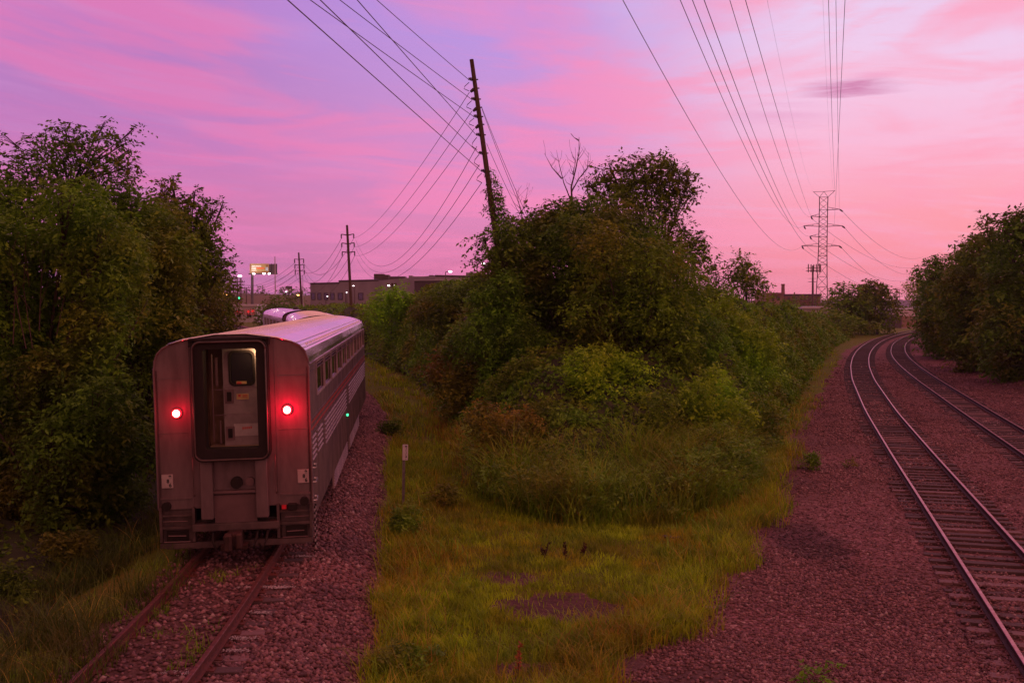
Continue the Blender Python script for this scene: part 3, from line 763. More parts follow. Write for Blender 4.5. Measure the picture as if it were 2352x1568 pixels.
    ld = bpy.data.lights.new('cabin_glow', 'POINT'); ld.energy = 7.0; ld.color = (1, 0.6, 0.28); ld.shadow_soft_size = 0.04
    lo = bpy.data.objects.new('cabin_glow', ld); COL.objects.link(lo); lo.parent = root; lo.location = (0.42, 0.14, 3.93)
    # lower centre: posts, crossbar, round sockets
    for x in (-0.53, 0.53): pf = MB(); pf.box((x, -0.11, 1.32), (0.24, 0.20, 1.12), 0, bevel=0.015); pf.build('collision_post', M['steel_end'], root)
    cb = MB(); cb.box((0, -0.08, 1.27), (0.82, 0.16, 0.045)); cb.box((0, -0.04, 0.92), (0.82, 0.06, 0.56)); cb.build('cross_beam', M['steel'], root)
    so = MB(); so.disc((0.03, -0.05, 1.43), 0.115, 'y', 0.12, 22, 0); so.disc((0.03, -0.11, 1.43), 0.085, 'y', 0.02, 22, 0)
    so.build('socket_cover', M['rubber'], root)
    so = MB(); so.disc((0.29, -0.04, 1.44), 0.085, 'y', 0.08, 22, 0); so.build('socket_cover', M['steel'], root)
    # tail lamps
    for x in (-1.08, 1.06):
        h = MB(); h.disc((x, -0.04, 2.80), 0.09, 'y', 0.10, 24); hs = h.build('tail_lamp', M['tail_ring'], root)
        c = MB(); c.tube([(x, -0.093, 2.80), (x, -0.115, 2.80)], [0.070, 0.055], 24); c.build('lens', M['tail_core'], hs)
        ld = bpy.data.lights.new('tail_glow', 'POINT'); ld.energy = 30.0 if x > 0 else 10.0; ld.color = (1, 0.0, 0.03); ld.shadow_soft_size = 0.05
        lo = bpy.data.objects.new('tail_glow', ld); COL.objects.link(lo); lo.parent = root; lo.location = (x, -0.34, 2.80)
    # number plates
    for x in (-1.31, 1.33):
        p_ = MB(); p_.box((x, -0.022, 1.50), (0.22, 0.02, 0.26)); pl = p_.build('number_plate', M['white_paint'], root)
        for k, (ch, ox, oz) in enumerate((('9', 0.055, 0.075), ('8', 0.012, 0.0), ('6', 0.055, -0.078))):
            cu = bpy.data.curves.new('digit', 'FONT'); cu.body = ch; cu.size = 0.10; cu.extrude = 0.002; cu.offset = 0.003; cu.align_x = 'CENTER'; cu.align_y = 'CENTER'
            tmp = bpy.data.objects.new('digit', cu); COL.objects.link(tmp)
            dg = bpy.context.evaluated_depsgraph_get(); me = bpy.data.meshes.new_from_object(tmp.evaluated_get(dg)); bpy.data.objects.remove(tmp)
            me.materials.clear(); do = link_mesh('digit', me, M['black_paint'], pl); do.location = (x + ox, -0.036, 1.5 + oz); do.rotation_euler = (math.pi / 2, 0, 0)
    # lower end: side equipment bays
    for s in (-1, 1):
        e = MB()
        e.box((s * 1.17, 0.10, 0.62), (0.62, 0.1, 0.66), 0)
        e.box((s * 1.46, 0.02, 0.66), (0.05, 0.14, 0.66), 0); e.box((s * 0.82, 0.0, 0.66), (0.05, 0.18, 0.66), 0)
        e.box((s * 1.15, -0.02, 0.26), (0.66, 0.12, 0.09), 0); e.box((s * 1.15, -0.01, 0.60), (0.62, 0.06, 0.05), 0)
        e.box((s * 1.15, 0.0, 0.83), (0.64, 0.04, 0.04), 0)
        bay = e.build('step_well', M['frame_grey'], root)
        k = MB(); k.box((s * 1.16, 0.035, 0.42), (0.42, 0.05, 0.22)); k.build('opening_shade', M['rubber'], bay)  # solid black plate standing in for the shade inside the opening
        k = MB(); k.tube([(s * 0.98, -0.06, 0.44), (s * 1.32, -0.06, 0.45)], 0.012, 6); k.tube([(s * 0.9, -0.07, 0.33), (s * 1.4, -0.07, 0.335)], 0.012, 6); k.tube([(s * 0.95, -0.04, 0.72), (s * 1.42, -0.04, 0.725)], 0.010, 6)
        k.build('grab_bar', M['steel'], bay)
        k = MB(); k.disc((s * 1.34, -0.03, 1.02), 0.085, 'y', 0.14, 18); k.build('hose_coupling', M['rubber'], bay)
    k = MB(); k.box((1.10, -0.05, 0.92), (0.17, 0.12, 0.13), 0, bevel=0.01); k.build('junction_box', M['rubber'], root)
    k = MB(); k.box((0.94, -0.06, 0.92), (0.085, 0.06, 0.07)); k.build('marker_lamp', M['lamp_dimred'], root)
    # buffer beam, coupler, hoses
    k = MB(); k.box((0, -0.05, 0.60), (1.7, 0.22, 0.14), 0, bevel=0.02); k.box((0, 0.0, 0.25), (2.7, 0.12, 0.12), 0); k.build('buffer_beam', M['frame_grey'], root)
    k = MB(); k.box((0, -0.25, 0.42), (0.26, 0.7, 0.24), 0, bevel=0.03); k.box((-0.07, -0.62, 0.40), (0.16, 0.24, 0.34), 0, bevel=0.04); k.box((0.13, -0.60, 0.42), (0.12, 0.18, 0.30), 0, bevel=0.03); k.box((0, -0.3, 0.26), (0.5, 0.3, 0.08))
    k.build('coupler', M['rail_side'], root)
    for (x, sg) in ((-0.45, 1), (0.42, -1), (0.62, -1)):
        k = MB(); k.tube([(x, -0.1, 0.52), (x + 0.02 * sg, -0.24, 0.36), (x + 0.08 * sg, -0.30, 0.2), (x + 0.16 * sg, -0.26, 0.28)], 0.026, 7); k.build('air_hose', M['rubber'], root, smooth=True)
    # corner ladder with hazard stripes, grab irons
    k = MB()
    for i in range(14):
        k.box((1.52, 0.12, 0.08 + i * 0.06), (0.03, 0.03, 0.032), i % 2); k.box((1.52, 0.36, 0.08 + i * 0.06), (0.03, 0.03, 0.032), i % 2)
    k.build('corner_step', [M['white_paint'], M['rubber']], root)
    for z in (0.98, 1.34, 1.62):
        k = MB(); k.tube([(1.50, 0.2, z), (1.56, 0.2, z), (1.56, 0.5, z + 0.03), (1.50, 0.5, z + 0.03)], 0.012, 6); k.build('grab_iron', M['roof_metal'], root)
    # side doors, green door lamp
    for (ya, yb_) in ((11.65, 12.35),):
        k = MB(); k.box((1.503, (ya + yb_) / 2, 1.30), (0.012, yb_ - ya, 1.36)); sd = k.build('side_door', M['frame_grey'], root)
        k = MB(); k.box((1.53, ya - 0.12, 1.42), (0.05, 0.12, 0.06)); k.build('door_lamp', M['lamp_green'], root)
    return root
train_car()

def far_car(head_y, label, L, y0pt, y1pt, zoff, special=False):
    a = Vector(y0pt); b = Vector(y1pt); d = b - a
    root = empty('passenger_car', (a.x, a.y, zoff), (0, math.radians(-1.0), math.atan2(-d.x, d.y)))
    tag(root, label, 'train car', 'cars of the passenger train')
    if special:
        wins = [(3.0 + i * 4.2, 3.0 + i * 4.2 + 3.0) for i in range(5)]
        sides(root, M['white_wall'], wins, (2.85, 3.5), False, False, L)
    else:
        wins = [(1.55 + i * 2.16, 1.55 + i * 2.16 + 1.82) for i in range(int((L - 3) / 2.16))]
        sides(root, M['steel_side'], wins, L=L)
    roof(root, M['roof_metal'], L, ribs=not special); under(root, L)
    for y in (0.0, L):
        mb = MB(); pts = [(-1.5, 0.95)] + ARCH + [(1.5, 0.95)]
        plate(mb, pts, y - 0.03, y + 0.05); mb.build('end_wall', M['steel_end'] if not special else M['steel'], root)
        g = MB(); g.tube([(x, y, z + 0.01) for x, z in ARCH], 0.05, 6); g.build('end_rim', M['rubber'], root)
        d_ = MB(); yy = y + (-0.2 if y == 0 else 0.2); d_.box((0, yy, 2.3), (1.3, 0.4, 2.6), 0, bevel=0.1); d_.build('diaphragm', M['rubber'], root)
    if special:
        k = MB(); k.tube([(0.2, 9, 4.28), (0.2, 9, 4.5)], [0.25, 0.18], 10); k.build('roof_vent', M['dark_metal'], root)
    return root
far_car(0, 'second silver car, mostly hidden behind the roof of the rear one', 26.0, (-8.45, 46.6), (-14.3, 72.2), 0.0)
far_car(0, 'third car with large dark windows, just before the curve', 25.0, (-14.75, 73.2), (-22.3, 98.4), 0.0, True)

# ------------------------------------------------------------------ foliage tools
def unit(v): return v / np.maximum(np.linalg.norm(v, axis=-1, keepdims=True), 1e-9)
def leaf_quads(C, D, S, L, Wd):
    """rhombic leaves: base C, direction D, side S, length L, width Wd -> V,Q"""
    n = len(C)
    L = np.broadcast_to(L, (n,))[:, None]; Wd = np.broadcast_to(Wd, (n,))[:, None]
    V = np.stack([C, C + D * L * 0.45 + S * Wd * 0.5, C + D * L, C + D * L * 0.45 - S * Wd * 0.5], 1).reshape(-1, 3)
    return V, np.arange(n * 4).reshape(n, 4)
def sprays(O, D, L, npair, leafL, leafW, droop=0.5):
    """compound leaves; O (n,3), D (n,3) unit, L (n,)"""
    n = len(O); rn = NR.normal(size=(n, 3)); S = unit(np.cross(D, rn)); S[:, 2] *= 0.45; S = unit(S)
    t = (np.arange(npair) + 0.6) / npair
    pos = O[:, None, :] + D[:, None, :] * (t[None, :, None] * L[:, None, None])
    pos[:, :, 2] -= droop * (t[None, :] ** 2) * L[:, None]
    tan = D[:, None, :] + np.array([0, 0, -1.0]) * (2 * droop * t[None, :, None])
    tan = unit(tan); out = []
    for sg in (-1, 1):
        dd = unit(S[:, None, :] * sg * 1.0 + tan * 0.55 + NR.normal(size=tan.shape) * 0.25 + np.array([0, 0, -0.22]))
        ss = unit(np.cross(dd, NR.normal(size=dd.shape) * 0.5 + np.array([0, 0, 1.0])))
        LL = leafL * (0.5 + 1.0 * NR.random((n, npair)) ** 1.4) * (0.75 + 0.7 * NR.random((n, 1)))
        out.append((pos.reshape(-1, 3), dd.reshape(-1, 3), ss.reshape(-1, 3), LL.reshape(-1), (LL * (leafW / leafL)).reshape(-1)))
    C, Dd, Ss, Ll, Ww = [np.concatenate([o[i] for o in out]) for i in range(5)]
    return leaf_quads(C, Dd, Ss, Ll, Ww)
def crown_arrays(clumps, dens, leafL, npair=4, sprayL=None, droop=0.5, leafW=None, fill=0.5, up=0.25):
    """clumps: (center Vector, (rx,ry,rz))"""
    VV, QQ, base = [], [], 0
    leafL = leafL * 1.02; dens = dens * 2.6
    leafW = leafW or leafL * 0.5; sprayL = sprayL or leafL * 3.2
    for c, r in clumps:
        rr = (r[0] * r[1] * r[2]) ** (1 / 3.0)
        nleaf = dens * math.pi * rr * rr / (leafL * leafW * 0.5)
        n = max(6, int(nleaf / (2 * npair)))
        d = unit(NR.normal(size=(n, 3))); rad = fill + (1 - fill) * NR.random((n, 1)) ** 0.7
        lump = 1 + 0.34 * np.sin(d[:, :1] * 5.1 + c[0] * 3) * np.sin(d[:, 1:2] * 4.3 + c[1]) + 0.26 * np.sin(d[:, 2:3] * 7.7 + c[1] * 2) * np.sin(d[:, :1] * 8.9 + c[2] * 5) + 0.14 * NR.normal(size=(n, 1))
        O = np.array(c)[None] + d * rad * lump * np.array(r)[None]
        D = unit(d + NR.normal(size=(n, 3)) * 0.55 + np.array([0, 0, up]))
        V, Q = sprays(O, D, sprayL * (0.6 + 0.7 * NR.random(n)), npair, leafL, leafW, droop)
        VV.append(V); QQ.append(Q + base); base += len(V)
    return np.concatenate(VV), np.concatenate(QQ)
def trunk_mb(base, clumps, r0, mb=None, fork=0.35, wob=0.25):
    mb = mb or MB(); base = Vector(base)
    if not clumps: return mb
    cen = sum((Vector(c) for c, r in clumps), Vector()) / len(clumps)
    zmin = min(c[2] - r[2] for c, r in clumps)
    fz = max(base.z + (cen.z - base.z) * fork, min(zmin + 0.4, cen.z))
    fk = Vector((base.x * 0.5 + cen.x * 0.5, base.y * 0.5 + cen.y * 0.5, fz))
    mid = base.lerp(fk, 0.5) + Vector((rnd.uniform(-wob, wob), rnd.uniform(-wob, wob), 0))
    mb.tube([base, mid, fk], [r0, r0 * 0.82, r0 * 0.68], 8)
    for c, r in clumps:
        c = Vector(c); m1 = fk.lerp(c, 0.5) + Vector((rnd.uniform(-1, 1), rnd.uniform(-1, 1), rnd.uniform(0, 0.8))) * wob
        L = (c - fk).length; rb = min(r0 * 0.35, 0.02 + L * 0.007)
        mb.tube([fk, m1, c], [rb, rb * 0.7, rb * 0.35], 6)
        for _ in range(5):
            d = Vector((rnd.gauss(0, 1), rnd.gauss(0, 1), rnd.gauss(0.3, 1))).normalized()
            e = c + Vector((d.x * r[0], d.y * r[1], d.z * r[2])) * 0.85
            mb.tube([m1.lerp(c, 0.6), (c + e) / 2 + Vector((0, 0, 0.05)), e], [rb * 0.4, rb * 0.25, rb * 0.1], 4)
    return mb
def tree(name, label, cat, clumps, base, leafm, dens=2.6, leafL=0.12, npair=4, droop=0.5, r0=0.15, group=None, sprayL=None, fill=0.5, bark='bark', up=0.25, shell='crown'):
    b = Vector(base)
    root = empty(name, b); tag(root, label, cat, group)
    V, Q = crown_arrays([(Vector(c), r) for c, r in clumps], dens, leafL, npair, sprayL, droop, fill=fill, up=up)
    V = V - np.array(b)[None]
    np_mesh(shell, V, Q, leafm, root)
    mb = trunk_mb(b, [(Vector(c), r) for c, r in clumps], r0); mb.v = [(v[0] - b.x, v[1] - b.y, v[2] - b.z) for v in mb.v]
    mb.build('trunk', M[bark], root, smooth=True)
    return root
def pc(x, y, r, Y, flat=1.0, dj=0.0):
    """clump from picture position and size at distance Y"""
    Y = Y + dj; c = P(x, y, Y); R = r * Y / F
    return (c, (R, R * 1.0, R * flat))
def inpoly(x, y, poly):
    c = False; n = len(poly)
    for i in range(n):
        x1, y1 = poly[i]; x2, y2 = poly[(i + 1) % n]
        if (y1 > y) != (y2 > y) and x < (x2 - x1) * (y - y1) / (y2 - y1) + x1: c = not c
    return c
def fillpoly(poly, n, r, Y, dY, seed=1):
    q = random.Random(seed); xs = [p[0] for p in poly]; ys = [p[1] for p in poly]; out = []
    best = []
    while len(out) < n:
        cand = None; bd = -1
        for _ in range(10):
            x = q.uniform(min(xs), max(xs)); y = q.uniform(min(ys), max(ys))
            if not inpoly(x, y, poly): continue
            dmin = min([math.hypot(x - a, y - b) for a, b in best] + [1e9])
            if dmin > bd: bd = dmin; cand = (x, y)
        if cand:
            best.append(cand); rr = r * q.uniform(0.75, 1.25)
            out.append(pc(cand[0], cand[1], rr, Y, q.uniform(0.7, 1.0), q.uniform(-dY, dY)))
    return out
def gbase(x, Y):
    X = P(x, 800, Y).x; return Vector((X, Y, float(zg(X, Y)) - 0.05))

def heightfield(name, label, cat, X, Y, Z, leafm, nleaf, leafL, basem='thick_base', kind='stuff', refY=40, up=0.35, npair=3, droop=0.55, sizep=0.6, sprayf=3.0):
    """undergrowth mass: lumpy mound with leaf sprays over its whole skin (one object)"""
    ny, nx = X.shape
    V = np.stack([X, Y, Z], -1).reshape(-1, 3)
    i = np.arange(ny - 1)[:, None] * nx + np.arange(nx - 1)[None, :]
    Q = np.stack([i, i + 1, i + 1 + nx, i + nx], -1).reshape(-1, 4)
    a, b, c, d = [V[Q[:, k]] for k in range(4)]
    nrm = np.cross(c - a, d - b); area = np.linalg.norm(nrm, axis=1) / 2; nu = unit(nrm); nu *= np.sign(nu[:, 2:3] + 1e-6)
    cy = np.maximum(a[:, 1], 8)
    dist = np.hypot(a[:, 0], a[:, 1])
    hgt = 0.25 + sstep(0.1, 0.8, a[:, 2] - zg(a[:, 0], a[:, 1]))
    w = area / dist ** 1.4 * hgt; w /= w.sum()
    pick = NR.choice(len(Q), size=nleaf // (2 * npair), p=w)
    u1, u2 = NR.random((len(pick), 1)), NR.random((len(pick), 1))
    O = (a[pick] * (1 - u1) + b[pick] * u1) * (1 - u2) + (d[pick] * (1 - u1) + c[pick] * u1) * u2
    N_ = nu[pick]; sz = (dist[pick] / refY) ** sizep
    O = O - N_ * 0.15
    D = unit(N_ + NR.normal(size=O.shape) * 0.7 + np.array([0, 0, up]))
    lf = leafL * sz
    n = len(O); S = unit(np.cross(D, NR.normal(size=(n, 3))))
    VV = []; 
    t = (np.arange(npair) + 0.7) / npair
    L = lf * sprayf * (0.5 + 0.9 * NR.random(n))
    pos = O[:, None, :] + D[:, None, :] * (t[None, :, None] * L[:, None, None]); pos[:, :, 2] -= droop * t[None] ** 2 * L[:, None]
    for sg in (-1, 1):
        dd = unit(S[:, None, :] * sg + D[:, None, :] * 0.5 + NR.normal(size=pos.shape) * 0.35 + np.array([0, 0, -0.25]))
        ss = unit(np.cross(dd, NR.normal(size=dd.shape) * 0.6 + np.array([0, 0, 1.0])))
        LL = (lf[:, None] * (0.7 + 0.6 * NR.random(pos.shape[:2]))).reshape(-1)
        v, _ = leaf_quads(pos.reshape(-1, 3), dd.reshape(-1, 3), ss.reshape(-1, 3), LL, LL * 0.6); VV.append(v)
    LV = np.concatenate(VV); LQ = np.arange(len(LV)).reshape(-1, 4)
    allV = np.concatenate([V, LV]); allQ = np.concatenate([Q, LQ + len(V)])
    mi = np.concatenate([np.zeros(len(Q)), np.ones(len(LQ))])
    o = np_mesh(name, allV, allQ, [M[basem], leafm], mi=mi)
    return tag(o, label, cat, kind=kind)

# ------------------------------------------------------------------ undergrowth masses
WL_Y = np.array([27, 31, 36.7, 63, 75, 98, 120, 150, 200.]); WL_X = np.array([-0.2, -1.5, -1.9, -5.2, -7.6, -13.6, -19.0, -27.5, -42.])
WR_Y = np.array([27, 34, 45.6, 63, 82.6, 120, 155, 200.]); WR_X = np.array([4.5, 7.6, 12.0, 17.6, 24.0, 36.8, 50.5, 66.])
def lumps(X, Y, s, a=1.0):
    return a * ((fbm(X * 0.28, Y * 0.28, s, 3) - 0.5) * 2.6 + (fbm(X * 0.9, Y * 0.9, s + 7, 2) - 0.5) * 1.1)
def wedge():
    ys = np.concatenate([np.arange(29, 75, 0.5), np.arange(75, 172, 1.2)]); us = np.linspace(0, 1, 90)
    Y, U = np.meshgrid(ys, us, indexing='ij')
    xl = np.interp(Y, WL_Y, WL_X); xr = np.interp(Y, WR_Y, WR_X); X = xl + (xr - xl) * U
    wd = xr - xl; e = np.minimum(U * wd, (1 - U) * wd)
    H = np.interp(Y, [29, 33, 38, 45, 60, 80, 105, 130, 160, 200], [0.2, 1.5, 3.1, 4.6, 5.9, 6.3, 5.4, 4.2, 3.2, 2.4])
    H = H * (1 - 0.2 * U)
    prof = sstep(-0.3, 3.8, e) ** 0.75
    h = (H + lumps(X, Y, 31, 1.15) * sstep(30, 45, Y)) * prof
    Z = zg(X, Y) + np.maximum(h, -0.05)
    return heightfield('thicket', 'vine covered thicket filling the wedge between the two railway lines', 'thicket', X, Y, Z, M['lf_olive'], 540000, 0.175)
wedge()
def left_thicket():
    ys = np.concatenate([np.arange(12, 60, 0.5), np.arange(60, 230, 1.5)]); us = np.linspace(0, 1, 60)
    Y, U = np.meshgrid(ys, us, indexing='ij')
    xr = np.interp(Y, [12, 18, 24, 46, 73, 98, 120, 150, 230], [-8.7, -8.2, -8.9, -12.4, -19.5, -27.5, -35, -46, -76]); X = xr - U * 22 * (0.6 + Y / 100)
    e = (xr - X)
    H = np.interp(Y, [12, 20, 35, 60, 100, 230], [1.6, 3.0, 4.5, 5.0, 4.5, 3.5])
    h = (H + lumps(X, Y, 51)) * sstep(-0.2, 4.5, e)
    Z = zg(X, Y) + np.maximum(h, 0)
    return heightfield('thicket', 'dark tangled thicket along the left side of the train', 'thicket', X, Y, Z, M['lf_dark'], 330000, 0.15, refY=30)
left_thicket()
def right_thicket():
    ys = np.concatenate([np.arange(45, 100, 0.7), np.arange(100, 260, 1.6)]); us = np.linspace(0, 1, 60)
    Y, U = np.meshgrid(ys, us, indexing='ij')
    x2 = np.interp(Y, R2Y, R2X); X = x2 + 6.0 + U * 32
    e = X - x2 - 6.0
    h = (4.5 + lumps(X, Y, 71)) * sstep(-0.2, 5, e)
    Z = zg(X, Y) + np.maximum(h, 0)
    return heightfield('thicket', 'dark undergrowth below the trees on the right bank', 'thicket', X, Y, Z, M['lf_dark'], 120000, 0.27, refY=80)
right_thicket()
def mid_hedge():
    # scrub between the far end of the train and the office building
    ys = np.arange(104, 165, 1.2); us = np.linspace(0, 1, 60)
    Y, U = np.meshgrid(ys, us, indexing='ij')
    xl = np.interp(Y, [104, 130, 165], [-18.5, -29.5, -41]); X = xl + U * 34
    e = np.minimum(np.minimum(X - xl, 20), (Y - 103) * 1.2)
    h = (4.2 + lumps(X, Y, 91, 0.8)) * sstep(0, 4, e)
    Z = zg(X, Y) + np.maximum(h, 0)
    return heightfield('thicket', 'green scrub between the far end of the train and the office building', 'thicket', X, Y, Z, M['lf_olive'], 50000, 0.28, refY=110)
mid_hedge()

# ------------------------------------------------------------------ trees: centre wedge
OL, DK, BR, RU = M['lf_olive'], M['lf_dark'], M['lf_bright'], M['lf_rust']
tree('vine_smothered_tree', 'broad dark tree smothered in vines, tallest mass beside the leaning pole', 'tree',
     [pc(1290, 500, 42, 47), pc(1245, 545, 50, 47), pc(1330, 520, 52, 48), pc(1200, 560, 45, 46)] + fillpoly([(1150, 620), (1230, 500), (1300, 460), (1400, 520), (1480, 560), (1540, 700), (1520, 860), (1200, 860), (1120, 760)], 38, 62, 46.5, 3.0, 3),
     gbase(1330, 47), DK, 2.2, 0.15, 3, 0.5, 0.28)
tree('spreading_tree', 'open round topped dark tree rising behind the vine covered one', 'tree',
     [pc(1440, 410, 38, 60), pc(1395, 440, 34, 60), pc(1480, 395, 36, 60), pc(1520, 400, 36, 61), pc(1555, 415, 32, 60), pc(1570, 445, 22, 60), pc(1480, 450, 46, 61), pc(1530, 470, 34, 60), pc(1430, 480, 48, 59), pc(1500, 520, 42, 60), pc(1555, 555, 34, 59), pc(1590, 570, 26, 59), pc(1600, 560, 16, 60), pc(1570, 600, 30, 59), pc(1500, 590, 52, 60), pc(1440, 560, 55, 60), pc(1380, 400, 16, 60), pc(1350, 420, 10, 60), pc(1400, 385, 10, 60), pc(1450, 378, 14, 60), pc(1500, 372, 14, 60), pc(1545, 380, 14, 61), pc(1582, 405, 10, 60), pc(1590, 440, 9, 60), pc(1610, 545, 9, 59), pc(1615, 580, 10, 59), pc(1575, 520, 12, 60), pc(1545, 505, 16, 60), pc(1600, 600, 14, 59)],
     gbase(1490, 60), DK, 1.55, 0.19, 3, 0.35, 0.30, fill=0.35)
tree('ailanthus_tree', 'fern leaved sapling at the foot of the leaning pole', 'tree',
     [pc(1130, 560, 28, 44), pc(1112, 545, 16, 44), pc(1155, 600, 34, 44), pc(1120, 600, 22, 44), pc(1180, 520, 26, 44.5), pc(1215, 500, 22, 45), pc(1175, 570, 30, 44), pc(1140, 630, 26, 44)],
     gbase(1160, 44), DK, 1.3, 0.14, 6, 0.7, 0.08, sprayL=0.85, fill=0.2)
tree('leafy_tree', 'mid green leafy tree in front of the round topped one', 'tree',
     fillpoly([(1370, 560), (1470, 540), (1560, 620), (1590, 740), (1560, 860), (1400, 860), (1350, 700)], 20, 55, 42, 2, 9), gbase(1470, 42), OL, 2.0, 0.14, 3, 0.5, 0.16)
tree('small_tree', 'thin airy young tree standing above the right bank, left of a pair', 'tree',
     [pc(1640, 605, 14, 85), pc(1632, 630, 18, 85), pc(1655, 645, 16, 85), pc(1645, 665, 18, 85)], gbase(1645, 85), DK, 1.1, 0.24, 3, 0.3, 0.12, group='young trees above the right bank', fill=0.2)
tree('small_tree', 'rounder young tree with sunlit edge above the right bank, right of a pair', 'tree',
     [pc(1700, 605, 22, 86), pc(1688, 630, 20, 86), pc(1718, 632, 26, 86), pc(1735, 655, 24, 86), pc(1700, 660, 28, 86), pc(1755, 668, 16, 86)], gbase(1712, 86), M['lf_olive'], 1.4, 0.24, 3, 0.3, 0.14, group='young trees above the right bank', fill=0.3)
bush_specs = [
    ('yellow green bush at the front of the thicket, level with the tall grass', [(1340, 840, 46), (1390, 830, 48), (1440, 860, 52), (1350, 900, 55), (1420, 930, 60), (1480, 940, 45)], 37, BR),
    ('bright shrub of upright shoots at the right front of the thicket', [(1640, 870, 34), (1600, 910, 42), (1660, 910, 42), (1690, 950, 42), (1620, 960, 50)], 36.5, BR),
    ('arching frond shrub between the two bright bushes', [(1520, 930, 38), (1560, 960, 45), (1500, 990, 40), (1560, 1010, 42)], 35, OL),
    ('dull green bush in the dark hollow behind the tall grass', [(1210, 860, 55), (1280, 900, 60), (1160, 900, 48), (1230, 940, 55)], 40, DK),
    ('rust tinged bush on the left shoulder of the thicket', [(1020, 850, 50), (1090, 870, 60), (1060, 910, 55), (1130, 930, 50)], 44, RU),
    ('broad green bush halfway up the right slope of the thicket', [(1560, 760, 60), (1620, 770, 55), (1590, 820, 65), (1540, 840, 60)], 42, OL),
    ('leafy bush just below the pair of young trees', [(1650, 730, 50), (1700, 760, 50), (1740, 800, 55), (1690, 830, 60), (1750, 860, 45)], 50, BR),
    ('low leafy bush at the front left corner of the thicket, above the mown strip', [(1110, 960, 42), (1150, 1000, 45), (1200, 980, 48), (1130, 1040, 42), (1190, 1050, 45)], 33, RU),
    ('low bush behind the tall grass, left of the bright ones', [(1260, 960, 50), (1320, 980, 52), (1290, 1020, 45)], 34, OL),
    ('dark bush between the tall grass and the right bank', [(1650, 1010, 40), (1690, 1050, 42), (1620, 1060, 42), (1700, 1090, 34)], 31.5, OL),
    ('hanging vine mound behind the row of bushes on the right bank', [(1600, 660, 40), (1620, 700, 45), (1660, 690, 35), (1570, 700, 45)], 52, OL),
    ('low scrub bush next to the gravel, foremost on the right slope', [(1740, 940, 38), (1770, 970, 32), (1720, 990, 42), (1760, 1010, 34)], 38, OL),
    ('bright vine heap on the hedge left of the leaning pole', [(880, 690, 30), (915, 685, 32), (860, 720, 30), (940, 710, 34), (900, 735, 36)], 88, BR),
    ('dark vine heap on the hedge near the pole foot', [(1010, 690, 38), (1060, 690, 42), (1040, 740, 48), (1090, 730, 44), (980, 720, 38)], 66, DK),
    ('mid green bush where the hedge meets the pole', [(1120, 690, 40), (1160, 660, 38), (1175, 720, 48), (1100, 760, 50), (1160, 790, 55), (1060, 800, 48), (1200, 770, 50), (1150, 850, 50)], 42.5, OL),
]
for lab, cl, Y, mm in bush_specs:
    cx = sum(c[0] for c in cl) / len(cl)
    cls = [pc(x, y, r * 0.85, Y, 0.9, rnd.uniform(-1.2, 1.2)) for x, y, r in cl]
    tree('bush', lab, 'bush', cls, gbase(cx, Y), mm, 2.3, 0.105 * (Y / 40) ** 0.7, 3, 0.45, 0.05, group='bushes of the central thicket', shell='foliage')

# dead tree and bare saplings
def bare_tree(name, label, limbs, Y, r):
    b = P(limbs[0][0][0], limbs[0][0][1], Y); root = empty(name, b); tag(root, label, 'tree')
    mb = MB()
    for k, pts in enumerate(limbs):
        w = [P(x, y, Y + (k % 3 - 1) * 0.5 * (i > 0)) - b for i, (x, y) in enumerate(pts)]
        r0 = r * (1.0 if k == 0 else 0.5); mb.tube(w, [r0 * (1 - 0.85 * i / (len(w) - 1)) for i in range(len(w))], 6)
        for q in range(1, len(w)):
            for _ in range(3):
                d = Vector((rnd.gauss(0, 0.5), rnd.gauss(0, 0.4), rnd.uniform(0.3, 1))).normalized() * rnd.uniform(0.25, 0.7)
                s = w[q - 1].lerp(w[q], rnd.random()); mb.tube([s, s + d * 0.6, s + d + Vector((rnd.uniform(-.1, .1), 0, 0.1))], [r0 * 0.25, r0 * 0.15, 0.006], 4)
    mb.build('limbs', M['bare_wood'], root)
bare_tree('dead_tree', 'bare dead tree spreading thin branches above the vine covered crown',
          [[(1318, 560), (1315, 480), (1312, 430), (1322, 390), (1330, 350), (1330, 315)], [(1315, 470), (1295, 420), (1285, 380), (1278, 345)], [(1290, 410), (1268, 385), (1250, 352)],
           [(1313, 440), (1330, 410), (1350, 385), (1352, 350)], [(1316, 400), (1322, 370), (1312, 350)], [(1335, 405), (1362, 368)]], 50, 0.07)
bare_tree('bare_sapling', 'leafless reddish sapling just right of the leaning pole',
          [[(1215, 560), (1200, 500), (1190, 460), (1184, 432)], [(1198, 490), (1208, 455), (1212, 430)], [(1196, 480), (1176, 462)]], 49, 0.03)
bare_tree('bare_twig_shrub', 'small leafless twigs against the sky beside the round topped tree',
          [[(1355, 500), (1350, 440), (1342, 410), (1346, 395)], [(1350, 430), (1360, 405), (1366, 398)]], 56, 0.03)

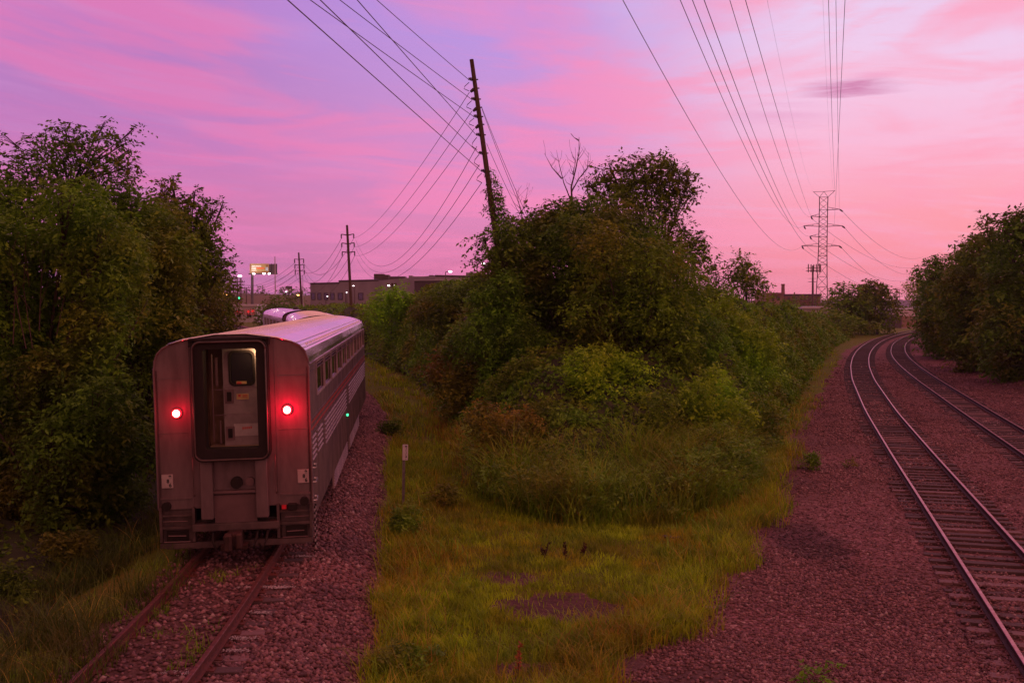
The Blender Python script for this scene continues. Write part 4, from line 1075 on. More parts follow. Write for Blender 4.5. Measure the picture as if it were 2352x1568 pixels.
# ------------------------------------------------------------------ trees: left of the train
tree('locust_tree', 'feathery locust tree whose airy top stands against the sky at far left', 'tree',
     [pc(x, y, r, 31, 0.85, rnd.uniform(-1, 1)) for x, y, r in [(30, 370, 30), (75, 340, 32), (60, 400, 40), (120, 320, 34), (150, 350, 40), (110, 390, 44), (180, 320, 34), (200, 370, 46), (160, 410, 40), (235, 310, 24), (250, 350, 36), (285, 330, 18), (265, 395, 38), (300, 385, 20), (10, 320, 14), (220, 420, 40), (290, 425, 20), (30, 430, 40), (90, 440, 40), (308, 300, 8), (300, 350, 12), (240, 288, 12), (150, 300, 16)]],
     gbase(150, 31), DK, 0.95, 0.105, 5, 0.55, 0.08, fill=0.15, sprayL=0.5)
tree('tall_tree', 'dense tree filling the left edge of the picture', 'tree',
     fillpoly([(-60, 450), (60, 440), (180, 450), (260, 480), (290, 600), (270, 760), (160, 900), (-60, 900)], 44, 60, 27.5, 2.6, 5), gbase(90, 27), OL, 2.0, 0.105, 4, 0.5, 0.2)
tree('tall_tree', 'olive tree between the feathery locust and the tree with outstretched boughs', 'tree',
     fillpoly([(230, 470), (300, 450), (390, 470), (420, 600), (400, 800), (300, 880), (240, 740)], 28, 54, 33, 2.0, 6), gbase(320, 33), OL, 2.0, 0.12, 4, 0.5, 0.16)
tree('leaning_tree', 'tree with boughs reaching out to the right over the rear of the train', 'tree',
     [pc(375, 440, 22, 44), pc(395, 425, 14, 44), pc(385, 470, 40, 44), pc(430, 480, 26, 44), pc(448, 445, 12, 44), pc(460, 490, 24, 44), pc(490, 480, 14, 44), pc(512, 470, 9, 44), pc(475, 520, 32, 44), pc(430, 530, 45, 44), pc(490, 560, 22, 44), pc(450, 590, 44, 44), pc(400, 560, 55, 45), pc(495, 605, 26, 44), pc(520, 600, 14, 44), pc(500, 640, 20, 44), pc(440, 650, 55, 44), pc(395, 660, 60, 46), pc(400, 520, 50, 46), pc(440, 560, 40, 45.5), pc(470, 620, 40, 45.5), pc(420, 700, 50, 46), pc(470, 690, 40, 46)],
     gbase(400, 45), DK, 1.5, 0.15, 4, 0.4, 0.15, fill=0.3)
tree('roadside_tree', 'dark rounded tree behind the left side of the passenger cars', 'tree',
     fillpoly([(380, 640), (500, 650), (515, 700), (505, 760), (380, 790)], 12, 40, 58, 3, 8), gbase(440, 58), DK, 2.0, 0.19, 3, 0.5, 0.14)
tree('roadside_tree', 'shaded tree directly left of the rear car roof', 'tree',
     fillpoly([(250, 700), (400, 690), (430, 790), (350, 850), (345, 1000), (250, 1000)], 24, 50, 34, 2.5, 12), gbase(320, 34), DK, 2.0, 0.12, 4, 0.5, 0.15)
tree('roadside_tree', 'low branching tree in the dark hollow at lower left', 'tree',
     fillpoly([(-60, 850), (120, 830), (260, 900), (320, 1000), (310, 1130), (150, 1180), (-60, 1180)], 34, 60, 25, 2.0, 13), gbase(120, 25), DK, 1.9, 0.10, 4, 0.5, 0.13)
def stems():
    spots = [(20, 560, 60, 800), (60, 540, 75, 800), (100, 560, 90, 760), (150, 560, 130, 770), (40, 600, 30, 790), (190, 600, 150, 800), (340, 690, 230, 880), (300, 600, 230, 740), (210, 660, 180, 820)]
    mbm = [];
    spots.sort(); ordn = ['leftmost', 'second from the left', 'third from the left', 'fourth from the left', 'fifth from the left', 'sixth from the left', 'seventh from the left', 'second from the right', 'rightmost']
    for i, (x1, y1, x0, y0) in enumerate(spots):
        a = P(x0, y0, 24.6 + 0.2 * i); b = P(x1, y1, 25.2 + 0.25 * i)
        root = empty('bare_sapling', a)
        tag(root, 'thin pale leafless stem among the dark left trees, %s of nine' % ordn[i], 'sapling', 'leafless saplings in front of the left trees')
        mb = MB(); m = (b - a) * 0.5 + Vector((rnd.uniform(-.15, .15), 0, 0.05)); mb.tube([Vector(), m, b - a], [0.015, 0.011, 0.005], 5)
        for k in range(5):
            s = (b - a) * rnd.uniform(0.3, 0.9); mb.tube([s, s + Vector((rnd.uniform(-.4, .4), rnd.uniform(-.2, .2), rnd.uniform(0.2, 0.7)))], [0.01, 0.003], 4)
        mb.build('stem', M['bare_wood'], root)
stems()

# ------------------------------------------------------------------ trees: right bank and distance
rt = [('big dark tree cut by the right edge of the picture', [(2290, 560), (2352, 500), (2480, 470), (2520, 850), (2352, 880), (2280, 840)], 34, 46, 70, 4, 0.24, DK),
      ('dark tree next to the big one at the right edge', [(2200, 600), (2260, 565), (2310, 580), (2330, 820), (2230, 840), (2190, 780)], 26, 38, 84, 4, 0.28, DK),
      ('tree with knobbly top in the middle of the right hand row', [(2135, 610), (2180, 580), (2240, 590), (2250, 800), (2160, 810), (2130, 740)], 22, 34, 102, 4, 0.32, DK),
      ('last and smallest tree of the right hand row, where the rails vanish', [(2120, 690), (2145, 625), (2190, 640), (2190, 790), (2122, 780)], 18, 25, 122, 4, 0.36, DK)]
for lab, poly, n, r, Y, dY, lf, mm in rt:
    cx = sum(p[0] for p in poly) / len(poly)
    ex = []
    if Y == 70: ex = [pc(2335, 540, 22, 70), pc(2350, 520, 20, 70), pc(2360, 490, 14, 70), pc(2322, 570, 16, 70)]
    if Y == 84: ex = [pc(2258, 575, 16, 84), pc(2290, 578, 18, 84), pc(2235, 580, 12, 84)]
    if Y == 102: ex = [pc(2145, 600, 9, 102), pc(2160, 605, 13, 102), pc(2210, 580, 12, 102)]
    tree('bank_tree', lab, 'tree', fillpoly(poly, n, r, Y, dY, int(Y)) + ex, gbase(cx, Y), mm, 1.9, lf, 3, 0.4, 0.2, group='trees along the right bank', fill=0.4)
tree('pale_tree', 'pale thinly leaved tree at the left end of the right hand row', 'tree',
     [pc(2095, 650, 12, 165), pc(2105, 640, 12, 165), pc(2098, 668, 15, 165), pc(2112, 660, 16, 165), pc(2110, 685, 18, 165), pc(2092, 690, 10, 165)], gbase(2108, 165), M['lf_pale'], 0.9, 0.36, 3, 0.0, 0.12, fill=0.1, up=0.6)
tree('dome_tree', 'large domed tree left of the gap where the tracks disappear', 'tree',
     fillpoly([(1965, 680), (1990, 662), (2030, 668), (2052, 700), (2055, 750), (1970, 760)], 15, 19, 176, 3, 22) + [pc(1990, 668, 13, 176), pc(2010, 664, 12, 176), pc(2030, 672, 12, 176)], gbase(2015, 176), DK, 2.2, 0.5, 3, 0.4, 0.3)
tree('dome_tree', 'lighter shaggy tree between the pylon and the domed tree', 'tree',
     fillpoly([(1908, 690), (1930, 668), (1975, 680), (1985, 740), (1905, 745)], 13, 17, 172, 3, 23) + [pc(1935, 664, 9, 172), pc(1960, 666, 8, 172)], gbase(1945, 172), OL, 1.8, 0.45, 3, 0.4, 0.25, up=0.6)
tree('dome_tree', 'low scrubby tree joining the domed trees to the hedge', 'tree',
     [pc(1900, 725, 14, 158), pc(1925, 735, 13, 158), pc(1950, 742, 14, 160), pc(1975, 748, 11, 162), pc(2005, 752, 10, 166), pc(1880, 735, 12, 156)], gbase(1935, 158), OL, 2.0, 0.4, 3, 0.4, 0.15)
tree('distant_tree', 'rounded tree growing by the level crossing beyond the train', 'tree',
     fillpoly([(595, 715), (615, 690), (650, 695), (660, 735), (600, 745)], 9, 14, 160, 4, 41), gbase(625, 160), DK, 2.0, 0.4, 3, 0.4, 0.2)
tree('distant_tree', 'low tree in front of the factory beside the mast', 'tree',
     fillpoly([(1800, 690), (1830, 684), (1870, 690), (1900, 700), (1900, 712), (1800, 712)], 9, 10, 330, 6, 43), gbase(1850, 330), DK, 2.0, 0.8, 3, 0.4, 0.2)
tree('distant_tree', 'single small tree under the distant dark hoarding', 'tree',
     [pc(690 - 18, 680, 10, 330), pc(662, 676, 7, 330), pc(680, 688, 9, 330)], gbase(674, 330), DK, 1.8, 0.7, 3, 0.4, 0.2)

# ------------------------------------------------------------------ grass
def blades(name, label, cat, X, Y, H, lean, wid, m, seg=3, kind='stuff'):
    n = len(X); Z = zg(X, Y)
    a = NR.random(n) * 6.283; dirx, diry = np.cos(a), np.sin(a)
    ts = np.linspace(0, 1, seg + 1)
    sx, sy = -diry, dirx
    rows = []
    for t in ts:
        off = lean * H * t ** 2; h = H * (t - 0.35 * np.minimum(lean, 1.2) * t ** 2.5)
        cx = X + dirx * off; cy = Y + diry * off; cz = Z + h - 0.02
        w = wid * (1 - t) ** 0.7 * 0.5 if t < 1 else wid * 0.04
        rows.append(np.stack([cx - sx * w, cy - sy * w, cz], -1)); rows.append(np.stack([cx + sx * w, cy + sy * w, cz], -1))
    V = np.stack(rows, 1).reshape(-1, 3); k = 2 * (seg + 1)
    q = np.array([[2 * i, 2 * i + 1, 2 * i + 3, 2 * i + 2] for i in range(seg)])
    Q = (np.arange(n)[:, None, None] * k + q[None]).reshape(-1, 4)
    return tag(np_mesh(name, V, Q, m), label, cat, kind=kind)
def meadow_pts(N, y0, y1, pw=1.3):
    Y = y0 + NR.random(N) ** pw * (y1 - y0); ge = np.interp(Y, GE_Y, GE_X); xl = LXi(Y) + 2.55
    X = xl + NR.random(N) * (ge - xl + 0.9)
    wob = (fbm(X * 0.8, Y * 0.8, 21) - 0.5) * 1.6
    dl = dist_to(LY, LX, X, Y); le = 2.65 + 0.35 * sstep(24, 14, Y) + 0.5 * (fbm(X * 0.5, Y * 0.3, 5) - 0.5)
    pr = sstep(le - 0.05, le + 0.5, dl + wob * 0.35) * sstep(0.6, -0.6, X - ge + wob)
    wob = wob + (fbm(X * 3.1, Y * 3.1, 61) - 0.5) * 1.3
    bare = sstep(1.25, 0.65, np.hypot((X - 1.15) / 1.35, (Y - 18.9) / 0.95) + wob * 0.75)
    bare = np.maximum(bare, 0.8 * sstep(1.2, 0.5, np.hypot((X - 0.35) / 0.8, (Y - 15.6) / 0.5) + wob * 0.8))
    bare = np.maximum(bare, 0.75 * sstep(1.2, 0.5, np.hypot((X + 0.1) / 0.7, (Y - 20.8) / 0.6) + wob * 0.4))
    pr = pr * (1 - 0.93 * bare) * (0.45 + 0.55 * sstep(0.35, 0.6, fbm(X * 1.1, Y * 1.1, 77)))
    k = NR.random(N) < pr
    return X[k], Y[k], dl[k], ge[k]
def grass():
    X, Y, dl, ge = meadow_pts(190000, 10.5, 40)
    n = len(X); sel = fbm(X * 0.6, Y * 0.6, 44) + (NR.random(n) - 0.5) * 0.25
    H = (0.09 + 0.16 * NR.random(n)) * (0.7 + 0.9 * sstep(2.2, 0.2, np.minimum(dl - 2.6, np.abs(ge - X)))) * (1 + Y / 60)
    g = sel < 0.56
    blades('meadow_grass', 'short green and yellow grass covering the triangle between the tracks', 'grass', X[g], Y[g], H[g], 0.3 + 0.5 * NR.random(g.sum()), 0.011 * (1 + Y[g] / 25), M['gr_yellow'], 2)
    g = ~g
    blades('meadow_grass', 'darker green patches of short grass between the tracks', 'grass', X[g], Y[g], H[g], 0.3 + 0.5 * NR.random(g.sum()), 0.011 * (1 + Y[g] / 25), M['gr_green'], 2)
    # knee-high fringe near the gravel edges
    X, Y, dl, ge = meadow_pts(60000, 11, 60, 1.2)
    e = np.minimum(np.abs(dl - 2.7), np.abs(ge - X)); k = (NR.random(len(X)) < sstep(1.9, 0.2, e) * (0.3 + 0.7 * sstep(0.4, 0.6, fbm(X, Y, 15))))
    X, Y = X[k], Y[k]; n = len(X)
    blades('fringe_grass', 'knee high seeding grass along the edges of the gravel', 'grass', X, Y, 0.25 + 0.45 * NR.random(n) ** 1.5, 0.3 + 0.8 * NR.random(n), 0.012 * (1 + Y / 30), M['gr_dry'], 3)
    X, Y, dl, ge = meadow_pts(50000, 11, 60, 1.2)
    e = np.minimum(np.abs(dl - 2.9), np.abs(ge - X - 0.2)); k = (NR.random(len(X)) < sstep(2.4, 0.2, e) * (0.3 + 0.7 * sstep(0.42, 0.62, fbm(X, Y, 16))))
    X, Y = X[k], Y[k]; n = len(X)
    blades('fringe_grass', 'leafy green weeds along the edges of the gravel', 'grass', X, Y, 0.2 + 0.45 * NR.random(n) ** 1.5, 0.4 + 0.8 * NR.random(n), 0.018 * (1 + Y / 30), M['gr_green'], 3)
    # tall grass belt in front of the thicket
    def belt(poly, N, hmin, hmax, m, lab, lean=(0.35, 0.9), w=0.016):
        xs, ys = zip(*poly); X = NR.uniform(min(xs), max(xs), N); Y = NR.uniform(min(ys), max(ys), N)
        k = np.array([inpoly(a, b, poly) for a, b in zip(X, Y)]); k &= NR.random(N) < 0.12 + 0.88 * sstep(0.40, 0.56, fbm(X * 0.7, Y * 0.7, 64))
        ed = np.min(np.stack([np.abs((poly[(i + 1) % len(poly)][0] - poly[i][0]) * (poly[i][1] - Y) - (poly[i][0] - X) * (poly[(i + 1) % len(poly)][1] - poly[i][1])) / math.dist(poly[i], poly[(i + 1) % len(poly)]) for i in range(len(poly))]), 0)
        k &= NR.random(N) < sstep(-0.1, 1.1, ed + (fbm(X * 1.2, Y * 1.2, 5) - 0.5) * 1.6); efac = 0.45 + 0.55 * sstep(0.0, 1.8, ed)
        X, Y, efac = X[k], Y[k], efac[k]; n = len(X); hh = (0.45 + 1.0 * fbm(X * 0.6, Y * 0.6, 19)) * efac
        blades('tall_grass', lab, 'grass', X, Y, (hmin + (hmax - hmin) * NR.random(n) ** 0.8) * hh, lean[0] + (lean[1] - lean[0]) * NR.random(n), w * (0.8 + Y / 40), m, 4)
    pf = [(-1.6, 30), (-0.6, 27.2), (1.5, 25.8), (4.6, 26.2), (6.3, 28), (8.2, 32.5), (8.6, 37), (-1.6, 37)]
    belt(pf, 34000, 0.9, 2.4, M['gr_green'], 'tall arching green grass at the foot of the thicket', (0.4, 1.3), 0.026)
    belt(pf, 9000, 1.2, 2.6, M['gr_dry'], 'tall dry seed stalks standing in the green grass', (0.3, 1.1), 0.010)
    pl = [(-1.8, 29), (-0.5, 28), (0.5, 40), (-2.2, 60), (-4.6, 60), (-5.6, 70), (-4.8, 50), (-2.6, 36)]
    belt([(-1.9, 30), (-0.6, 29), (1.0, 40), (-1.5, 62), (-5.4, 66), (-4.4, 50), (-2.9, 38)], 26000, 0.6, 1.5, M['gr_dry'], 'rusty brown weeds between the train and the thicket', (0.2, 0.8), 0.02)
    belt([(-2.0, 30), (-0.6, 29), (1.0, 40), (-1.5, 62), (-5.6, 66), (-4.6, 50), (-3.0, 38)], 20000, 0.5, 1.3, M['gr_yellow'], 'yellowish weeds between the train and the thicket', (0.2, 0.8), 0.022)
    belt([(-1.9, 36), (-4.8, 62), (-7.6, 76), (-13.4, 98), (-18.5, 118), (-22.5, 118), (-18.2, 98), (-10.8, 74), (-8.0, 60), (-5.0, 42)], 40000, 0.3, 0.9, M['gr_yellow'], 'rough grass strip between the distant cars and the vine covered hedge', (0.3, 0.9), 0.028)
    pr = [(8.2, 31), (9.4, 34), (13.3, 46), (19, 63), (28, 88), (38, 119), (35, 119), (24.5, 84), (15.5, 60), (10.5, 46), (7.2, 35)]
    belt(pr, 60000, 0.4, 1.2, M['gr_yellow'], 'rough yellow grass along the foot of the right bank', (0.3, 0.9), 0.022)
    # leafy forbs mixed into the tall grass
    N = 6000; X = NR.uniform(-2, 9, N); Y = NR.uniform(25.5, 36, N)
    k = np.array([inpoly(a, b, pf) for a, b in zip(X, Y)]) & (fbm(X * 0.8, Y * 0.8, 23) > 0.47); X, Y = X[k], Y[k]
    hh = NR.random(len(X)) ** 0.7 * (0.5 + 1.9 * fbm(X * 0.6, Y * 0.6, 19))
    D = unit(NR.normal(size=(len(X), 3)) * 0.8 + np.array([0, 0, 0.7]))
    V, Q = sprays(np.stack([X, Y, zg(X, Y) + hh], -1), D, 0.22 + 0.25 * NR.random(len(X)), 4, 0.10, 0.045, 0.5)
    tag(np_mesh('leafy_weeds', V, Q, M['lf_olive']), 'leafy green weeds growing among the tall grass', 'weeds', kind='stuff')
    # left foreground weeds
    pw = [(-5.35, 10.5), (-5.75, 18), (-6.9, 24), (-8.4, 30), (-11, 30), (-9.6, 20), (-9.4, 13), (-10.2, 10.5)]
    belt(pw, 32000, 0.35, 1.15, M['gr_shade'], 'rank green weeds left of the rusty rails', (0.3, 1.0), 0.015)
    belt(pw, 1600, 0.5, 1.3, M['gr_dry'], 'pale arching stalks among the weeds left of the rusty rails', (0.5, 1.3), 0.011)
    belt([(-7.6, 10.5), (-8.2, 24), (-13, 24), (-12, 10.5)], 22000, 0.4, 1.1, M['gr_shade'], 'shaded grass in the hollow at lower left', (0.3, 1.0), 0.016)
    # sparse weeds in the four-foot of the left track
    N = 9500; Y = 11 + NR.random(N) * 9; X = LXi(Y) + NR.uniform(-2.2, 0.66, N)
    k = (NR.random(N) < sstep(0.5, 0.64, fbm(X * 1.3, Y * 0.9, 33))); X, Y = X[k], Y[k]; n = len(X)
    blades('track_weeds', 'sparse weeds growing between the rusty rails', 'weeds', X, Y, 0.06 + 0.2 * NR.random(n), 0.4 + 0.6 * NR.random(n), np.full(n, 0.016), M['gr_green'], 2)
grass()

# single weeds that stand out
def weed(x, y, h, label, mm, name='dock_weed', n=26):
    d = ray(x, y); t = (-0.72 - 5) / d.z; b = CAM + d * t; b.z = float(zg(b.x, b.y))
    root = empty(name, b); tag(root, label, 'weed')
    mb = MB(); tops = []
    for k in range(3 if name == 'dock_weed' else 1):
        tp = Vector((rnd.uniform(-.12, .12), rnd.uniform(-.05, .05), h * (1 - 0.25 * k))); mb.tube([Vector(), tp * 0.5 + Vector((0.01, 0, 0)), tp], [0.012, 0.009, 0.004], 5); tops.append(tp)
    mb.build('stalk', M['bare_wood'], root)
    O = np.concatenate([np.array(tp)[None] * NR.uniform(0.35, 1.0, (n, 1)) for tp in tops]); D = unit(NR.normal(size=O.shape) + np.array([0, 0, 0.8])); S = unit(np.cross(D, NR.normal(size=O.shape)))
    V, Q = leaf_quads(O, D, S, 0.07, 0.03); np_mesh('seed_head', V, Q, mm, root)
M['seed_red'] = leaf_mat('seed_red', (0.05, 0.02, 0.015), (0.09, 0.03, 0.02), None, 0.1)
M['stalk_red'] = leaf_mat('stalk_red', (0.22, 0.05, 0.03), (0.3, 0.08, 0.04), None, 0.2)
weed(1250, 1284, 0.34, 'leftmost of the three dark dock weeds in the grass', M['seed_red'])
weed(1298, 1286, 0.40, 'middle and tallest of the three dark dock weeds in the grass', M['seed_red'])
weed(1336, 1280, 0.30, 'rightmost and smallest of the three dark dock weeds', M['seed_red'])
weed(1187, 1562, 0.62, 'single reddish seed stalk in the foreground grass', M['stalk_red'], 'seed_stalk', 60)
def tuft(x, y, h, label, mm, n=160):
    d = ray(x, y); t = (-0.7 - 5) / d.z; b = CAM + d * t; b.z = float(zg(b.x, b.y))
    root = empty('weed_clump', b); tag(root, label, 'weed')
    cl = [(Vector((rnd.uniform(-.3, .3), rnd.uniform(-.3, .3), h * rnd.uniform(0.15, 0.85))), (h * 0.26, h * 0.26, h * 0.3)) for _ in range(7)]
    V, Q = crown_arrays(cl, 1.4, 0.07, 3, 0.2, 0.4, fill=0.1, up=0.8); np_mesh('leaves', V, Q, mm, root)
    mb = MB()
    for c, r in cl: mb.tube([(0, 0, 0), tuple(c)], [0.01, 0.004], 4)
    mb.build('stems', M['bare_wood'], root)
for q_, (x_, y_, h_) in enumerate(((60, 1250, 1.3), (190, 1210, 1.2), (300, 1180, 1.1), (30, 1400, 0.9), (150, 1330, 0.9))):
    tuft(x_, y_, h_, ['dark shrub at the left edge under the shaded trees', 'dark shrub in the hollow left of the train, second from the edge', 'dark shrub close against the left side of the rear car', 'low dark weed heap at the far left above the tall grass', 'low dark weed heap between the shrubs and the rusty rails'][q_], M['lf_dark'])
tuft(935, 1245, 0.75, 'leafy weed clump at the gravel edge below the marker post', M['lf_olive'])
tuft(880, 1560, 0.42, 'dark weed clump at the bottom edge, left of the grass', M['lf_dark'])
tuft(955, 1550, 0.36, 'green weed clump at the bottom edge where gravel meets grass', M['lf_olive'])
tuft(1855, 1072, 0.55, 'small shrubby weed in the gravel beside the right bank', M['lf_olive'])
tuft(1945, 1069, 0.25, 'tiny weed alone in the gravel left of the polished rails', M['lf_dark'])
tuft(1889, 1566, 0.25, 'tiny green weed in the gravel at the bottom edge', M['lf_olive'])
tuft(895, 1010, 0.8, 'round dark weed beside the ballast of the left track', M['lf_dark'])
tuft(1020, 1170, 0.6, 'bushy weed right of the marker post', M['lf_rust'])

# ------------------------------------------------------------------ marker post
def marker():
    b = Vector((P(927, 1145, 27.3).x, 27.3, 0)); top = P(930, 1020, 27.3)
    b = P(926, 1160, 27.3); b.z = float(zg(b.x, b.y)) 
    root = empty('marker_post', b, (0, math.radians(1.0), math.radians(4))); tag(root, 'white rectangular marker sign on a thin grey post beside the gravel', 'sign')
    H = top.z - b.z
    p = MB(); p.box((0, 0, H / 2 - 0.02), (0.06, 0.02, H - 0.04)); p.box((-0.03, -0.012, H / 2 - 0.02), (0.012, 0.03, H - 0.04)); p.box((0.03, -0.012, H / 2 - 0.02), (0.012, 0.03, H - 0.04)); p.build('post', M['post_metal'], root)
    s = MB(); s.box((0.035, -0.035, H - 0.21), (0.145, 0.012, 0.42), 0, bevel=0.003); sg = s.build('sign_plate', M['sign_white'], root)
    t = MB()
    for i, (w, h) in enumerate(((0.05, 0.035), (0.016, 0.04), (0.02, 0.03), (0.014, 0.045), (0.02, 0.03), (0.034, 0.04), (0.012, 0.03))):
        t.box((0.055 + (i % 2) * 0.006, -0.045, H - 0.05 - i * 0.055), (w, 0.004, h))
    t.build('lettering', M['black_paint'], sg)
marker()
def scrap(x, y, L, rz, lab, mm):
    d = ray(x, y); t = (-0.72 - 5) / d.z; b = CAM + d * t; b.z = float(zg(b.x, b.y)) + 0.04
    mb = MB(); mb.box((0, 0, 0), (L, 0.14, 0.05), 0, bevel=0.01); mb.box((L * 0.3, 0.02, 0.03), (0.1, 0.1, 0.02)); o = mb.build('wood_scrap', mm, None); o.location = b; o.rotation_euler = (0.05, 0.08, rz)
    tag(o, lab, 'wood scrap')
scrap(1640, 1392, 0.35, 0.2, 'pale splintered board lying where the grass meets the right gravel', M['tie_light'])
scrap(1545, 1236, 0.5, -0.3, 'dark broken branch lying at the edge of the grass', M['bark'])
scrap(1398, 1481, 0.45, 0.1, 'short bleached board in the gravel near the bottom edge', M['tie_light'])

# ------------------------------------------------------------------ utility poles and wires
WIRE_G = 'overhead wires'
def wire(label, pts, r=0.018, group=None, name='power_line', cat='wire'):
    o_ = MB().tube(pts, r, 5).build(name, M['wire'])
    return tag(o_, label, cat, group)
def para(a, b, sag, n=24, t0=0.0, t1=1.0):
    out = []
    for i in range(n + 1):
        t = t0 + (t1 - t0) * i / n; p = a.lerp(b, t); out.append(Vector((p.x, p.y, p.z - 4 * sag * t * (1 - t))))
    return out
Y1 = 45.0
def pole1_at(y): 
    return P(1083 + (y - 137) * 67 / 483.0, y, Y1)
def pole1():
    top = pole1_at(137); bot = pole1_at(690 + 5.9 * F / Y1)
    root = empty('utility_pole', bot); tag(root, 'tall leaning wooden pole with insulators stacked down its left side', 'utility pole', 'utility poles of the left line')
    mb = MB(); mb.tube([Vector(), (top - bot) * 0.5, top - bot], [0.17, 0.13, 0.088], 12); mb.build('shaft', M['pole_wood'], root, smooth=False)
    ys = [184, 206, 224 + 0, 247, 271, 290, 319, 368 - 0, 408]
    ys = [183, 203, 228, 247, 268, 286, 310, 352, 393]
    out = []
    for i, y in enumerate(ys):
        c = pole1_at(y) - bot; mb = MB()
        ex = c + Vector((-0.24, -0.05, 0.02)) if i in (0, 2, 4, 6, 7, 8) else c + Vector((-0.20, -0.08, -0.16))
        mb.tube([c, ex], 0.025, 6)
        for k in range(3): q = c.lerp(ex, 0.45 + 0.25 * k); mb.tube([q - (ex - c).normalized() * 0.02, q + (ex - c).normalized() * 0.02], 0.085 - 0.012 * k, 10)
        mb.tube([c + Vector((0.0, 0, 0)), c + Vector((0.17, 0, 0))], 0.03, 6)
        mb.build('insulator', M['insul'], root)
    for (ya, yb) in ((190, 210), (232, 252), (272, 290), (316, 345), (355, 383), (398, 420)):
        a = pole1_at(ya) - bot + Vector((-0.24, -0.05, 0)); b2 = pole1_at(yb) - bot + Vector((-0.30, -0.05, 0)); m = a.lerp(b2, 0.6) + Vector((-0.22, 0, -0.05))
        mb = MB(); mb.tube([a, a.lerp(m, 0.6) + Vector((-0.05, 0, 0)), m, b2], 0.016, 5); mb.build('jumper_cable', M['wire'], root)
    return bot
P1B = pole1()
def arm_pole(xt, yt, xb, Y, arms, ins, label, rr, half_px):
    top = P(xt, yt, Y); bot = P(xb, 690 + 5.7 * F / Y, Y)
    root = empty('utility_pole', bot); tag(root, label, 'utility pole', 'utility poles of the left line')
    mb = MB(); mb.tube([Vector(), top - bot], [rr, rr * 0.65], 10); mb.build('shaft', M['pole_wood'], root)
    att = []
    for ya in arms:
        t = (ya - yt) / ((690 + 5.7 * F / Y) - yt); c = top.lerp(bot, t); w = half_px * Y / F
        mb = MB(); mb.tube([c - bot, c - bot + Vector((-w, 0.3, 0.15))], [0.09, 0.06], 6); mb.tube([c - bot, c - bot + Vector((w, -0.3, 0.15))], [0.09, 0.06], 6); mb.build('cross_arm', M['pole_wood'], root)
        for s in (-1, 1):
            e = c + Vector((s * w, -0.3 * s, 0.15)); mb = MB(); mb.tube([e - bot, e - bot + Vector((0, 0, -ins))], 0.06 * Y / 143, 6)
            for k in range(5): q = e - bot + Vector((0, 0, -ins * (0.2 + 0.17 * k))); mb.tube([q, q + Vector((0, 0, 0.05))], 0.11 * Y / 143, 8)
            mb.build('insulator', M['insul'], root); att.append(e + Vector((0, 0, -ins)))
    return att
A2 = arm_pole(797, 517, 811, 143, (540, 560, 580), 0.6, 'straight wooden pole with six insulators in front of the office building', 0.24, 15)
A3 = arm_pole(686, 580, 696, 226, (596, 609, 622), 0.9, 'wooden pole with six insulators further down the line, beyond the train', 0.26, 11)
def leftwires():
    ys = [(865, 183), (780, 228), (712, 268), (820, 310), (735, 352), (660, 393)]
    nm = ['uppermost', 'second highest', 'third highest', 'fourth highest', 'fifth highest', 'lowest']
    for (x0, yp), q in zip(ys, nm):
        a = pole1_at(yp) + Vector((-0.26, -0.05, 0)); Yb = (a.z - 5 + 0.3) / 0.2925
        b = P(x0, 0, Yb); d = (b - a); far = a + d * 3.2; far.z = a.z + 1.0
        # parabola through a and b and ending beyond the camera
        t = 1 / 3.2; lin_z = a.z + (far.z - a.z) * t; sag = (lin_z - b.z) / (4 * t * (1 - t))
        wire('%s wire running from the leaning pole to the top left of the picture' % q, para(a, far, max(sag, 0.0), 30), 0.013, 'wires from the leaning pole towards the camera')
    ys2 = [206, 249, 289, 330, 372, 413]; order = [1, 3, 5, 0, 2, 4]
    sags = [1.2, 1.4, 1.5, 4.4, 4.0, 3.7]
    targets = [A2[1], A2[3], A2[5], A2[1] + Vector((0.25, 0, -0.2)), A2[3] + Vector((0.25, 0, -0.2)), A2[5] + Vector((0.2, 0, -0.2))]
    for yp, tg, sg, q in zip(ys2, targets, sags, nm):
        a = pole1_at(yp) + Vector((-0.28, 0.05, -0.12))
        wire('%s wire from the leaning pole to the pole by the office building' % q, para(a, tg, sg), 0.014, 'wires between the first two poles')
    for i in range(6):
        wire('wire number %d from the top between the two distant poles' % (i + 1) if False else '%s wire between the two distant poles' % nm[i], para(A2[i], A3[i], 3.4 + 0.3 * i), 0.026, 'wires between the distant poles')
    for i in range(6):
        e = P(520 + (i % 2) * 16, 640 + (i // 2) * 10, 330)
        wire('%s wire from the farthest wooden pole towards the billboard' % nm[i], para(A3[i], e, 3.5), 0.03, 'wires beyond the distant pole')
leftwires()
# guy wires on the right of the leaning pole
for (ya, xb, yb, dY, lab) in ((245, 1240, 560, 3, 'outermost thin guy wire right of the leaning pole'), (250, 1215, 520, 2, 'middle thin guy wire right of the leaning pole'), (330, 1230, 560, 2.5, 'inner guy wire right of the leaning pole')):
    wire(lab, para(pole1_at(ya) + Vector((0.15, 0, 0)), P(xb, yb, Y1 + dY), 0.15), 0.010, 'guy wires', 'guy_wire')
